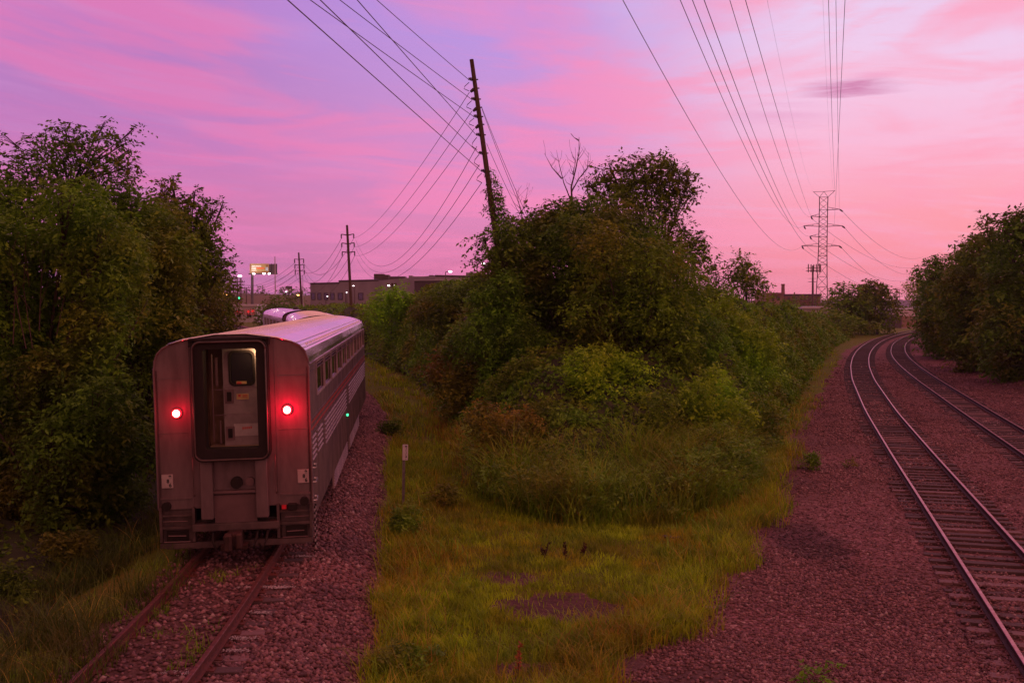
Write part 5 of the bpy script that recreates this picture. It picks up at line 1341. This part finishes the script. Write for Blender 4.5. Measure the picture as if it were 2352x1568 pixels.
# climbing vine on the pole
def vine():
    root = empty('climbing_vine', pole1_at(640)); tag(root, 'leafy vine climbing the lower half of the leaning pole', 'vine')
    cl = []
    for y, dx_, r in ((395, 8, 8), (420, 10, 10), (445, 12, 13), (470, 14, 15), (495, 16, 17), (520, 16, 19), (545, 16, 21), (570, 14, 22), (600, 14, 28), (630, 12, 32), (655, 8, 34), (680, 6, 36), (580, -4, 14), (605, -6, 18), (440, -8, 7), (480, -9, 7), (520, -9, 8)):
        c = pole1_at(y) + Vector((dx_ * Y1 / F, 0.05, 0)); R = r * Y1 / F; cl.append((c - root.location, (R, R, R * 1.2)))
    V, Q = crown_arrays(cl, 1.7, 0.10, 3, 0.26, 0.9, fill=0.2); np_mesh('leaves', V, Q, OL, root)
    mb = MB(); mb.tube([pole1_at(y) - root.location + Vector((0.16 * math.sin(y * 0.05), -0.12, 0)) for y in range(400, 641, 20)], 0.02, 5); mb.build('stem', M['bark'], root)
vine()

# ------------------------------------------------------------------ lattice pylon
YP = 300.0
def pylon():
    def pz(zy): return P(1900, (440 + zy / 4.613) * 0.9408, YP)       # zy: row in a zoomed crop
    def pt(zx, zy, dy=0.0): return P((1900 + zx / 4.613) * 0.9408, (440 + zy / 4.613) * 0.9408, YP + dy)
    b = P(1889, 700, YP); b.z = -0.8
    root = empty('transmission_pylon', b); tag(root, 'tall steel lattice pylon with cross arms carrying the high voltage lines', 'pylon')
    levels = [(190, 465, 560, 1.3), (335, 463, 556, 1.4), (412, 461, 555, 1.5), (520, 459, 553, 1.6), (637, 457, 551, 1.7), (745, 455, 549, 1.8), (850, 450, 549, 2.1), (950, 446, 550, 2.4), (1085, 440, 550, 2.8), (1200, 432, 552, 3.2), (1310, 426, 554, 3.6), (1560, 412, 560, 4.4)]
    mb = MB(); g = {}
    for i, (zy, xl, xr, dp) in enumerate(levels):
        g[i] = [pt(xl, zy, -dp) - b, pt(xr, zy, -dp) - b, pt(xr, zy, dp) - b, pt(xl, zy, dp) - b]
    legs = MB()
    for k in range(4): legs.tube([g[i][k] for i in range(len(levels))], 0.13, 4)
    legs.build('leg', M['galv'], root)
    for i in range(len(levels) - 1):
        sub = 2 if (levels[i + 1][0] - levels[i][0]) > 90 else 1
        if i > 6: sub = 1
        for s_ in range(sub):
            ta, tb = s_ / sub, (s_ + 1) / sub
            A = [g[i][k].lerp(g[i + 1][k], ta) for k in range(4)]; B = [g[i][k].lerp(g[i + 1][k], tb) for k in range(4)]
            for k in range(4):
                k2 = (k + 1) % 4; mb.tube([A[k], B[k2]], 0.055, 4, cap=False); mb.tube([A[k2], B[k]], 0.055, 4, cap=False)
        for k in range(4): mb.tube([g[i][k], g[i][(k + 1) % 4]], 0.07, 4, cap=False)
    mb.build('bracing', M['galv'], root)
    arms = [(335, 690, 1), (412, 370, -1), (520, 290, -1), (520, 715, 1), (637, 358, -1), (745, 268, -1), (745, 680, 1)]
    att = {}
    for zy, zx, s in arms:
        i = [k for k, l in enumerate(levels) if l[0] == zy][0]; xl, xr = levels[i][1], levels[i][2]
        bx = xr if s > 0 else xl; dp = levels[i][3]
        tip = pt(zx, zy - 8, -1.0 * s) - b; m = MB()
        for dd in (-dp, dp):
            m.tube([pt(bx, zy, dd) - b, tip], 0.09, 4); m.tube([pt(bx, zy - 32, dd) - b, tip], 0.06, 4)
            m.tube([(pt(bx, zy, dd) - b).lerp(tip, 0.5), (pt(bx, zy - 32, dd) - b).lerp(tip, 0.35)], 0.045, 4)
        m.build('cross_arm', M['galv'], root)
        m = MB(); e = (pt(zx + (36 if s > 0 else 10), zy + (18 if s > 0 else 22), -2) - b)
        m.tube([tip, e], 0.10, 6)
        for q in range(6): c = tip.lerp(e, 0.2 + 0.13 * q); m.tube([c, c + (e - tip) * 0.05], 0.22, 8)
        m.build('insulator', M['insul'], root)
        if s < 0:
            m = MB(); m.tube([tip, tip + Vector((0.35, 0, -0.6)), tip + Vector((0.6, 0.2, -1.0))], 0.12, 6); m.build('insulator', M['insul'], root)
        att[(zy, s)] = (b + tip, b + e)
    m = MB(); L_, R_, Mi = pt(395, 130) - b, pt(638, 118) - b, pt(515, 128) - b
    m.tube([L_, Mi, R_], 0.06, 4)
    for k in (0, 3): m.tube([L_, g[0][k]], 0.06, 4); m.tube([Mi, g[0][k]], 0.07, 4)
    for k in (1, 2): m.tube([R_, g[0][k]], 0.07, 4); m.tube([Mi, g[0][k]], 0.07, 4)
    m.build('earth_wire_bracket', M['galv'], root)
    return att, b + L_, b + R_
ATT, PL_, PR_ = pylon()
def hv():
    G = 'high voltage lines towards the camera'
    # (attach point, x at top edge, mid pixel, distance where it leaves the top edge, label)
    S = [(ATT[(745, -1)][0], 1430, (1560, 235), 60, 'leftmost high voltage line, sagging far below the others', 0.024),
         (ATT[(520, -1)][0], 1562, (1700, 315), 62, 'second high voltage line from the left', 0.024),
         (ATT[(745, -1)][0] + Vector((9.5, 0, 2)), 1590, (1725, 330), 62, 'third high voltage line from the left, close to the second', 0.024),
         (ATT[(637, -1)][0], 1617, (1745, 340), 62, 'fourth high voltage line from the left', 0.026),
         (ATT[(412, -1)][0] + Vector((-0.4, 0, -0.2)), 1676, (1750, 240), 66, 'fifth high voltage line from the left', 0.022),
         (ATT[(412, -1)][0], 1712, (1790, 265), 66, 'sixth high voltage line from the left', 0.024),
         (PL_, 1762, (1815, 250), 80, 'faint earth wire left of the pylon top', 0.008),
         (PR_, 1903, (1910, 240), 80, 'bold vertical line ending at the pylon top', 0.024),
         (ATT[(335, 1)][0], 1920, (1926, 300), 72, 'middle of the three vertical lines above the pylon', 0.018),
         (ATT[(520, 1)][0] + Vector((-2.2, 0, 0)), 1941, (1936, 300), 72, 'rightmost of the three vertical lines above the pylon', 0.022),
         (PR_ + Vector((0.5, 0, 0)), 1890, (1904, 300), 90, 'faint thin line left of the bold vertical one', 0.007)]
    for a, x0, mid, Yb, lab, r in S:
        b = P(x0, 0, Yb)
        # horizontal line through a,b ; find the height on the mid ray -> sag
        d = b - a
        mx = (mid[0] - 1176) / F
        k = ray(mid[0], mid[1]); mx = k.x / k.y
        den_ = d.x - mx * d.y
        t = (mx * a.y - a.x) / den_ if abs(den_) > 1e-6 else 0.5
        if not (0.1 < t < 0.97): t = 0.75
        ym = a.y + d.y * t; zm = CAM.z + k.z / k.y * ym
        s = (a.z + d.z * t - zm) / (4 * t * (1 - t)); s = min(max(s, 1.0), 9.0)
        wire(lab, para(a, b, s, 46, 0.0, 1.25), r, G)
    # lines leaving to the right beyond the pylon
    G2 = 'high voltage lines beyond the pylon'
    ends = [(335, 1, 2120, 590), (520, 1, 2110, 626), (745, 1, 2100, 655), (412, -1, 2115, 612), (637, -1, 2105, 640), (745, -1, 2100, 672)]
    nm = ['highest', 'second highest', 'lower right arm', 'third highest', 'fourth highest', 'lowest']
    for (zy, s, x, y), q in zip(ends, nm):
        e = P(x, y, 560)
        wire('%s line leaving the pylon to the right horizon' % q, para(ATT[(zy, s)][1], e, 5.5), 0.045, G2)
hv()
def cell_mast():
    Y = 290; b = P(1867, 705, Y); b.z = -0.8; root = empty('antenna_mast', b); tag(root, 'slim antenna mast with a platform of panel antennas left of the pylon', 'mast')
    top = P(1867, 610, Y) - b; mb = MB(); mb.tube([Vector(), top], [0.38, 0.24], 10); mb.build('mast', M['galv'], root)
    pz = P(1867, 622, Y).z - b.z; m = MB()
    w = 14 * Y / F
    for s in (-1, 1):
        m.tube([(-w, s * 1.0, pz), (w, s * 1.0, pz)], 0.09, 6); m.tube([(-w, s * 1.0, pz + 0.8), (w, s * 1.0, pz + 0.8)], 0.06, 6)
    m.tube([(-w, -1, pz), (-w, 1, pz)], 0.08, 6); m.tube([(w, -1, pz), (w, 1, pz)], 0.08, 6); m.build('platform', M['galv'], root)
    for x in (-1.0, -0.55, -0.1, 0.3, 0.8, 1.0):
        k = MB(); k.box((x * w, -1.1, pz + 0.7), (0.26, 0.2, 2.0 + 0.4 * rnd.random()), 0, bevel=0.03); k.build('antenna', M['galv'], root)
    pz2 = P(1867, 647, Y).z - b.z; m = MB(); m.tube([(-w * 0.8, 0, pz2), (w * 0.5, 0, pz2)], 0.08, 6); m.tube([(-w * 0.8, 0, pz2 + 0.9), (w * 0.5, 0, pz2 + 0.9)], 0.05, 6); m.build('lower_bracket', M['galv'], root)
cell_mast()
def far_pylon():
    Y = 900; b = P(2063, 692, Y); root = empty('transmission_pylon', b); tag(root, 'tiny far away pylon on the skyline near the vanishing tracks', 'pylon')
    m = MB(); h = P(2063, 664, Y).z - b.z
    for s in (-1, 1): m.tube([(s * 1.6, 0, 0), (s * 0.7, 0, h)], 0.25, 4)
    for i in range(6): m.tube([(-1.4 + i * 0.1, 0, h * i / 6), (1.3 - i * 0.1, 0, h * (i + 1) / 6)], 0.12, 4)
    for k in (0.98, 0.7, 0.4): m.tube([(-4, 0, h * k), (4, 0, h * k)], 0.18, 4)
    m.build('frame', M['galv'], root)
far_pylon()

# ------------------------------------------------------------------ buildings
def block(mb, pts, z0, z1, mi=0, roof_mi=None, depth=None):
    n = len(pts)
    for i in range(n):
        j = (i + 1) % n; a, c = pts[i], pts[j]
        mb.face([(a[0], a[1], z0), (c[0], c[1], z0), (c[0], c[1], z1), (a[0], a[1], z1)], mi)
    mb.face([(p[0], p[1], z1) for p in pts], mi if roof_mi is None else roof_mi)
def office():
    A = P(713, 690, 215); B = P(870, 690, 197); Cc = P(1000, 690, 182); D = P(1180, 690, 192); 
    root = empty('office_building', (0, 0, 0)); tag(root, 'long low grey lilac office building beyond the hedge', 'building')
    off = Vector((4, 40, 0))
    zt = lambda y, Y: P(1000, y, Y).z
    mb = MB()
    z1, z2, z3 = zt(652, 215), zt(644, 197), zt(633, 184)
    Mx = A.lerp(B, 0.45)
    def seg(a, b, z): 
        block(mb, [a, b, b + off, a + off], -1.0, z)
    seg(A, A.lerp(B, 0.44), z1); seg(A.lerp(B, 0.4405), B, z2)
    # sloping wing
    c1 = B; c2 = Cc
    mb.face([(c1.x, c1.y, -1), (c2.x, c2.y, -1), (c2.x, c2.y, z3), (c1.x, c1.y, z2)]); mb.face([(c1.x, c1.y, z2), (c2.x, c2.y, z3), (c2.x + off.x, c2.y + off.y, z3), (c1.x + off.x, c1.y + off.y, z2)])
    seg(Cc, D, z3 - 0.15)
    mb.build('wall', M['stone_wall'], root)
    # coping strips
    for a, b, z in ((A, A.lerp(B, 0.44), z1), (A.lerp(B, 0.44), B, z2), (Cc, D, z3 - 0.15)):
        m = MB(); m.tube([(a.x, a.y - 0.06, z + 0.08), (b.x, b.y - 0.06, z + 0.08)], 0.16, 4); m.build('coping', M['dark_wall'], root)
    # lower dark hall in front
    a = P(1010 - 0, 690, 172); b = P(1180, 690, 180); zh = zt(645, 172)
    m = MB(); block(m, [P(952, 690, 176), a, b, b + Vector((0, 8, 0)), P(952, 690, 176) + Vector((0, 6, 0))], -1, zh); m.build('loading_hall', M['dark_wall'], root)
    m = MB(); q0 = P(952, 690, 176); m.tube([(q0.x, q0.y - 0.1, zh + 0.1), (a.x, a.y - 0.1, zh + 0.1), (b.x, b.y - 0.1, zh + 0.1)], 0.14, 4); m.build('coping', M['stone_wall'], root)
    m = MB()
    # windows
    f = (B - A); L = f.length; fd = f.normalized()
    for px in (720, 734, 749, 764, 782, 829):
        # intersect ray with facade line
        k = ray(px, 690); t = (A.x * k.y - A.y * k.x) / (fd.y * k.x - fd.x * k.y); c = A + fd * t
        z0w, z1w = zt(688, c.y), zt(673, c.y); w = 1.35 if px < 780 else 1.6
        nrm = Vector((fd.y, -fd.x, 0)); nrm = nrm if nrm.y < 0 else -nrm
        p0 = c - fd * w / 2 + nrm * 0.05; p1 = c + fd * w / 2 + nrm * 0.05
        g = MB(); g.face([(p0.x, p0.y, z0w), (p1.x, p1.y, z0w), (p1.x, p1.y, z1w), (p0.x, p0.y, z1w)])
        wo_ = g.build('window', M['glass'], root)
        fr = MB()
        for (q0, q1) in (((p0, z0w), (p1, z0w)), ((p1, z0w), (p1, z1w)), ((p1, z1w), (p0, z1w)), ((p0, z1w), (p0, z0w))):
            fr.tube([(q0[0].x, q0[0].y, q0[1]), (q1[0].x, q1[0].y, q1[1])], 0.07, 4)
        fr.build('frame', M['dark_wall'], wo_)
    # rooftop units
    for (x0, x1, y0, y1, Y) in ((858, 880, 631, 645, 203), (880, 892, 633, 645, 203), (893, 930, 637, 642, 200), (938, 946, 635, 640, 196), (946, 975, 637, 641, 192), (985, 994, 634, 638, 190), (1070, 1102, 628, 634, 196), (812, 870, 647, 652, 206)):
        p0 = P(x0, y1, Y); p1 = P(x1, y0, Y); m = MB(); m.box(((p0.x + p1.x) / 2, Y + 2, (p0.z + p1.z) / 2), (p1.x - p0.x, 3, p1.z - p0.z + 0.4), 0, bevel=0.05); m.build('roof_unit', M['dark_wall'] if rnd.random() < 0.5 else M['stone_wall'], root)
office()
def factory():
    root = empty('factory', P(1820, 700, 520)); tag(root, 'far brick factory with a single chimney behind the right bank', 'building')
    L = root.location
    def bx(x0, x1, y0, y1, Y, mm, nm, d=25):
        p0 = P(x0, y1, Y) - L; p1 = P(x1, y0, Y) - L; m = MB(); m.box(((p0.x + p1.x) / 2, p0.y + d / 2, (p0.z + p1.z) / 2), (p1.x - p0.x, d, p1.z - p0.z)); return m.build(nm, mm, root)
    bx(1760, 1800, 672, 712, 515, M['tan_wall'], 'wall'); bx(1800.5, 1885, 681, 712, 516, M['brick'], 'wall'); bx(1798, 1886, 675, 681, 519, M['dark_roof'], 'roof'); bx(1770, 1800, 672, 678, 512, M['brick'], 'wall', 10)
    p = P(1798.5, 675, 517) - L; h = P(1798.5, 652, 517) - L; m = MB(); m.tube([p, h], [0.95, 0.8], 12); m.tube([h - Vector((0, 0, 0.6)), h], [1.0, 1.0], 12); m.build('chimney', M['brick'], root)
    for x in (1775, 1788, 1812, 1828, 1844, 1860):
        q = P(x, 686, 514.7) - L; m = MB(); m.box((q.x, q.y, q.z), (1.4, 0.2, 1.6)); m.build('window', M['dark_roof'], root)
factory()
def low_white(x0, x1, yt, yb, Y, label, name='low_building', mm='white_wall'):
    p0, p1 = P(x0, yt, Y), P(x1, yt, Y); root = empty(name, (p0.x, Y, -0.8)); tag(root, label, 'building')
    h = p0.z + 0.8; w = p1.x - p0.x; m = MB(); m.box((w / 2, 5, h * 0.45), (w, 10, h * 0.9)); m.build('wall', M[mm], root)
    m = MB(); m.box((w / 2, 5, h * 0.95), (w + 0.8, 10.8, h * 0.1 - 0.01)); m.build('roof', M['lilac_roof'], root)
    for i in range(3):
        m = MB(); m.box((w * (0.2 + 0.3 * i), -0.03, h * 0.5), (w * 0.12, 0.08, h * 0.35)); m.build('window', M['glass'], root)
low_white(1758, 1812, 706, 716, 200, 'pale low shed roof just visible over the right bank')
low_white(1845, 1905, 704, 715, 210, 'second pale low shed at the foot of the pylon')
low_white(508, 588, 699, 722, 262, 'low white building at the level crossing behind the barriers')
def warehouse():
    root = empty('warehouse', P(2075, 720, 420)); tag(root, 'tan and pale lilac warehouse in the gap between the trees', 'building'); L = root.location
    def bx(x0, x1, y0, y1, Y, mm, nm, d=30):
        p0 = P(x0, y1, Y) - L; p1 = P(x1, y0, Y) - L; m = MB(); m.box(((p0.x + p1.x) / 2, p0.y + d / 2, (p0.z + p1.z) / 2), (p1.x - p0.x, d, p1.z - p0.z)); m.build(nm, M[mm], root)
    bx(2050, 2130, 709, 726, 424, 'lilac_roof', 'roof', 60); bx(2072, 2130, 726, 752, 420, 'tan_wall', 'wall'); bx(2050, 2071, 724, 754, 400, 'dark_wall', 'annex', 12)
warehouse()

# levee and far ridge
def hill(name, pts, Y, depth, m, seed, nleaf=0, base=-2.0, rough=0.6):
    """long low embankment: crest given as picture points at distance Y"""
    xs = np.linspace(pts[0][0], pts[-1][0], 160); ys = np.interp(xs, [p[0] for p in pts], [p[1] for p in pts])
    rows = []
    for k, (dd, f) in enumerate(((-depth, 0), (-depth * 0.55, 0.55), (-depth * 0.15, 0.97), (0, 1), (depth * 0.4, 0.9), (depth * 1.2, 0))):
        r = []
        for x, y in zip(xs, ys):
            p = P(x, y, Y); zz = base + (p.z - base) * f + (float(vnoise(x * 0.3, k * 1.3, seed)) - 0.5) * rough * f
            r.append((p.x * (Y + dd) / Y, Y + dd, zz))
        rows.append(r)
    V = np.array(rows).reshape(-1, 3); nx = len(xs)
    i = np.arange(len(rows) - 1)[:, None] * nx + np.arange(nx - 1)[None]; Q = np.stack([i, i + 1, i + 1 + nx, i + nx], -1).reshape(-1, 4)
    return tag(np_mesh(name, V, Q, m, smooth=True), kind='structure')
M['levee_grass'] = mat('levee_grass', (0.14, 0.10, 0.045), 0.95, 0, 0.15, 0.05, 0.2, 2, color2=(0.11, 0.085, 0.035))
M['ridge'] = mat('hazy_ridge', (0.15, 0.11, 0.17), 0.95, 0, 0.15, 0.03)  # lilac of distant haze put into the ridge colour
hill('levee', [(-400, 672), (540, 672), (650, 676), (780, 681), (1000, 688)], 620, 60, M['levee_grass'], 5)
hill('ridge', [(1900, 690), (2040, 690), (2072, 689), (2100, 690), (2300, 686), (2700, 684)], 1500, 150, M['ridge'], 7, base=-5, rough=3)
hill('ridge', [(-500, 688), (1200, 689), (1700, 690), (1900, 690)], 1800, 150, M['ridge'], 9, base=-5, rough=5)
def treeline():
    cl = [pc(x, 671 + rnd.uniform(-3, 3) - (3 if 585 < x else 0), rnd.uniform(2.5, 6), 640) for x in [505, 512, 522, 530, 556, 562, 566, 571, 590, 600, 612, 640, 648, 656, 690, 700, 712, 725]]
    V, Q = crown_arrays(cl, 2.0, 1.2, 2, 2.5, 0.3); tag(np_mesh('tree_line', V, Q, DK), 'far tree line along the top of the levee', 'tree line', kind='stuff')
treeline()

# ------------------------------------------------------------------ billboard, lamps, signals, small poles
def billboard():
    Y = 440; b = P(579.5, 706, Y); root = empty('billboard', b); tag(root, 'large lit roadside billboard on a single pole', 'billboard')
    L = b
    def q(x, y, dy=0): return P(x, y, Y + dy) - L
    m = MB(); m.tube([Vector((0, 0, -2)), q(579.5, 629)], [0.62, 0.55], 12); m.build('pole', M['dark_wall'], root)
    # front face
    def quad(x0, x1, y0, y1, d0, d1, mm, nm, par, out=0.0):
        a = q(x0, y1, d0 - out); bq = q(x1, y1, d1 - out); c = q(x1, y0, d1 - out); d = q(x0, y0, d0 - out)
        k = MB(); k.face([a, bq, c, d]); bk = [p + Vector((0, 0.12, 0)) for p in (a, bq, c, d)]; k.face(bk[::-1])
        for i in range(4): k.face([(a, bq, c, d)[i], bk[i], bk[(i + 1) % 4], (a, bq, c, d)[(i + 1) % 4]])
        return k.build(nm, mm, par)
    fx = lambda x: (x - 573.5) / (617.5 - 573.5) * 5 - 0
    face = quad(573.5, 617.5, 605.5, 627.5, 0, 5, M['ad_tan'], 'front_panel', root)
    def ad(x0, x1, y0, y1, mm, nm, o=0.25): quad(x0, x1, y0, y1, fx(x0), fx(x1), mm, nm, face, o)
    ad(573.5, 576.5, 606, 624, M['ad_brown'], 'printed_area', 0.16); ad(574, 617, 623.6, 627.3, M['ad_brown'], 'printed_area', 0.16)
    ad(577.5, 600, 609.3, 613.2, M['ad_white'], 'printed_area'); ad(577.5, 588, 614.6, 619, M['ad_white'], 'printed_area'); ad(577.8, 589, 620.6, 622.4, M['ad_white'], 'printed_area')
    ad(589.5, 607, 614, 617.6, M['ad_orange'], 'printed_area'); ad(610, 616, 613.5, 621.8, M['ad_blue'], 'printed_area'); ad(611, 615, 608.6, 613, M['ad_brown'], 'printed_area')
    quad(617.7, 636.5, 606.2, 627.5, 5, 13, M['dark_wall'], 'rear_panel', root)
    for x in (624, 630, 635): k = MB(); k.tube([q(x, 605.5, 7), q(x, 628, 7)], 0.15, 4); k.build('strut', M['black_paint'], root)
    k = MB(); k.tube([q(571, 628.5, -1.5), q(637.5, 628.5, 4)], 0.22, 5); k.tube([q(571, 629.3, 0), q(637.5, 629.3, 7)], 0.2, 5); k.build('catwalk', M['dark_wall'], root)
    for x in (583, 606.5, 618.5):
        k = MB(); c = q(x, 628.3, -3); k.tube([c - Vector((0.45, 0, 0)), c + Vector((0.45, 0, 0))], 0.28, 8); lamp = k.build('floodlight', M['lamp_white'], root)
        ld = bpy.data.lights.new('flood', 'POINT'); ld.energy = 900; ld.color = (1, 0.85, 0.7); ld.shadow_soft_size = 0.3
        lo = bpy.data.objects.new('flood', ld); COL.objects.link(lo); lo.location = L + q(x, 622, -4.5)
billboard()
def small_billboard():
    b = P(664, 690, 700); root = empty('billboard', b); tag(root, 'small unlit hoarding far off, right of the tall thin mast', 'billboard')
    k = MB(); k.tube([(0, 0, -6), P(664, 666, 700) - b], 0.5, 6); k.build('pole', M['dark_wall'], root)
    a = P(656, 664, 700) - b; c = P(671, 657, 700) - b; k = MB(); k.box(((a.x + c.x) / 2, 0, (a.z + c.z) / 2), (c.x - a.x, 0.6, c.z - a.z)); k.build('panel', M['dark_wall'], root)
small_billboard()
def lamp_post(x, ytop, ybase, Y, mm, label, arm=0.0, hr=0.35, double=False, rr=0.1):
    b = P(x, ybase, Y); root = empty('street_lamp', b); tag(root, label, 'street lamp', 'street lamps in the distance')
    t = P(x, ytop, Y) - b; k = MB(); k.tube([Vector((0, 0, -0.5)), t], [rr, rr * 0.6], 6)
    if arm: k.tube([t, t + Vector((arm, 0, 0.1))], rr * 0.6, 5)
    if double: k.tube([t, t + Vector((-arm, 0, 0.1))], rr * 0.6, 5)
    k.build('post', M['galv'], root)
    heads = [arm] + ([-arm] if double else [])
    for a in heads:
        k = MB(); c = t + Vector((a, 0, 0.05)); k.box(c, (hr * 2, hr, hr * 0.8), 0, bevel=hr * 0.2); k.build('lamp_head', mm, root)
lamp_post(1023.5, 624.5, 655, 165, M['lamp_white'], 'tall lit lamp in front of the dark hall, its head pointing right', 0.75, 0.26)
lamp_post(1095.5, 606, 650, 150, M['lamp_white'], 'tallest lamp, beside the fern leaved sapling', 0.9, 0.24)
lamp_post(900, 656.5, 692, 180, M['lamp_white'], 'double headed lamp before the middle of the office front', 0.55, 0.2, True)
lamp_post(814.5, 657, 690, 188, M['lamp_white'], 'faint lamp near the second pole at the office front', -0.2, 0.13)
lamp_post(794, 672, 690, 205, M['lamp_white'], 'dim lamp low against the office windows', 0.2, 0.12)
lamp_post(551, 634.5, 690, 290, M['lamp_white'], 'bright white lamp on a tall pole left of the billboard', 0.0, 0.5)
lamp_post(518.6, 675.5, 705, 250, M['lamp_amber'], 'bright amber lamp at the edge of the left trees', 0.0, 0.55)
lamp_post(684.5, 678, 697, 300, M['lamp_amber'], 'small amber lamp between the two poles', 0.0, 0.32)
lamp_post(658, 670.5, 690, 480, M['lamp_white'], 'distant white lamp below the small hoarding', 0.0, 0.5)
lamp_post(748.5, 681, 692, 208, M['lamp_white'], 'small lamp near the left end of the office', 0.3, 0.12)
def mast(x, yt, yb, Y, label, r=0.18):
    b = P(x, yb, Y); root = empty('thin_mast', b); tag(root, label, 'mast'); k = MB(); k.tube([Vector((0, 0, -1)), P(x - 1, yt, Y) - b], [r, r * 0.7], 6); k.build('shaft', M['lilac_roof'], root)
    k = MB(); k.tube([P(x - 1, yt + 8, Y) - b + Vector((0, 0, 0)), P(x - 1, yt, Y) - b + Vector((0, 0, 0.5))], r * 0.5, 5); k.build('tip', M['galv'], root)
mast(632.5, 593, 691, 280, 'tall thin pale mast rising in front of the billboard')
mast(696.5, 640, 700, 150, 'thin pale pole beside the farther wooden pole', 0.06)
def small_pole(x, yt, yb, Y, arms, label):
    b = P(x, yb, Y); root = empty('utility_pole', b); tag(root, label, 'utility pole', 'small far utility poles'); k = MB(); k.tube([Vector((0, 0, -1)), P(x, yt, Y) - b], [0.2, 0.14], 6); k.build('shaft', M['pole_wood'], root)
    for (y, hw) in arms:
        c = P(x, y, Y) - b; w = hw * Y / F; k = MB(); k.tube([c + Vector((-w, 0, 0)), c + Vector((w, 0, 0))], 0.10, 5)
        for s in (-1, -0.5, 0.5, 1): k.tube([c + Vector((s * w, 0, 0)), c + Vector((s * w, 0, 0.45))], 0.09, 5)
        k.build('cross_arm', M['pole_wood'], root)
small_pole(528, 631, 690, 270, [(641, 11), (657, 13)], 'far pole with two wide cross arms at the edge of the left trees')
small_pole(545.3, 645, 700, 300, [(655, 7), (663, 8)], 'far pole with two narrow cross arms just left of the white lamp')
small_pole(553.5, 637, 700, 320, [(648, 8), (655, 7)], 'far pole standing behind the white lamp')
small_pole(566, 660, 690, 380, [(661, 9), (667, 4)], 'short far pole with one long cross arm left of the billboard pole')
small_pole(513.5, 665, 690, 330, [(666, 10)], 'shortest far pole half hidden by the left trees')
small_pole(905, 655, 700, 150, [(657, 5), (664, 4)], 'slim pole in the hedge before the office, right of the lamps')
def signal():
    Y = 240; b = P(549.3, 716, Y); root = empty('railway_signal', b); tag(root, 'signal showing a green light at the level crossing', 'signal')
    k = MB(); k.tube([Vector(), P(549.3, 680, Y) - b], 0.09, 6); k.build('post', M['galv'], root)
    c = P(549.3, 686, Y) - b; k = MB(); k.box(c + Vector((0, 0.05, -0.2)), (0.5, 0.25, 1.1), 0, bevel=0.05); k.build('signal_head', M['black_paint'], root)
    c = P(549.3, 684.3, Y) - b; k = MB(); k.disc(c + Vector((0, -0.12, 0)), 0.22, 'y', 0.1, 12); k.build('green_lamp', M['lamp_green'], root)
signal()
def barriers():
    for i, (x, y0, y1, lit) in enumerate(((531, 712, 723, 0), (536, 709, 722, 0), (541, 713, 722, 0), (546, 714, 722, 1), (551, 713, 722, 0), (556, 714, 722, 0), (562, 712, 722, 0), (566, 710, 722, 0), (571, 711, 723, 1), (576, 709, 723, 0), (581, 709, 723, 1), (584, 711, 723, 0))):
        Y = 235 + (i % 3) * 3; b = P(x, y1, Y); root = empty('crossing_post', b); tag(root, 'red and white striped post of the level crossing, ' + ['farthest left', 'second from left', 'third from left', 'with the leftmost red lamp', 'fifth from left', 'sixth from left', 'sixth from right', 'fifth from right', 'with the middle red lamp', 'third from right', 'with the rightmost red lamp', 'farthest right'][i], 'barrier post', 'posts of the level crossing')
        h = P(x, y0, Y).z - b.z; k = MB(); n = 5
        for j in range(n): k.box((0, 0, h * (j + 0.5) / n - 0.0), (0.28, 0.28, h / n), j % 2)
        k.build('striped_post', [M['gate_red'], M['white_paint']], root)
        if lit: k = MB(); k.disc((0, -0.2, h * 0.6), 0.3, 'y', 0.08, 10); k.build('lamp', M['lamp_red'], root)
barriers()
# tall trees just outside the left edge, which keep the hollow at lower left dark
for k, (x_, y_) in enumerate(((-13.5, 13.0), (-14.5, 18.5), (-12.5, 6.5))):
    zb = float(zg(x_, y_)) - 0.05
    cl = [(Vector((x_ + rnd.uniform(-2.2, 2.2), y_ + rnd.uniform(-2.5, 2.5), rnd.uniform(1.0, 8.0))), (1.3, 1.3, 1.1)) for _ in range(16)]
    cl = [(c, r) for c, r in cl if c.x + r[0] < -0.5 * c.y - 1.6]
    tree('bank_tree', ['tree at far left just outside the picture, beside the shaded hollow', 'tree at far left just outside the picture, behind the shaded hollow', 'nearest tree at far left, outside the picture'][k], 'tree', cl, (x_, y_, zb), DK, 0.5, 0.16, 3, 0.5, 0.15)

# thin evening air
def haze():
    hm = bpy.data.materials.new('haze'); hm.use_nodes = True; T = NT(hm.node_tree); T.n.clear()
    o_ = T.new('ShaderNodeOutputMaterial'); v_ = T.new('ShaderNodeVolumePrincipled')
    v_.inputs['Color'].default_value = (0.92, 0.80, 0.97, 1); v_.inputs['Density'].default_value = 0.00012; v_.inputs['Anisotropy'].default_value = 0.25
    T.link(v_.outputs[0], o_.inputs['Volume'])
    mb = MB(); mb.box((100, 990, 25), (3400, 2200, 70)); tag(mb.build('haze', hm), 'thin evening haze over the whole scene', 'haze', kind='stuff')
haze()
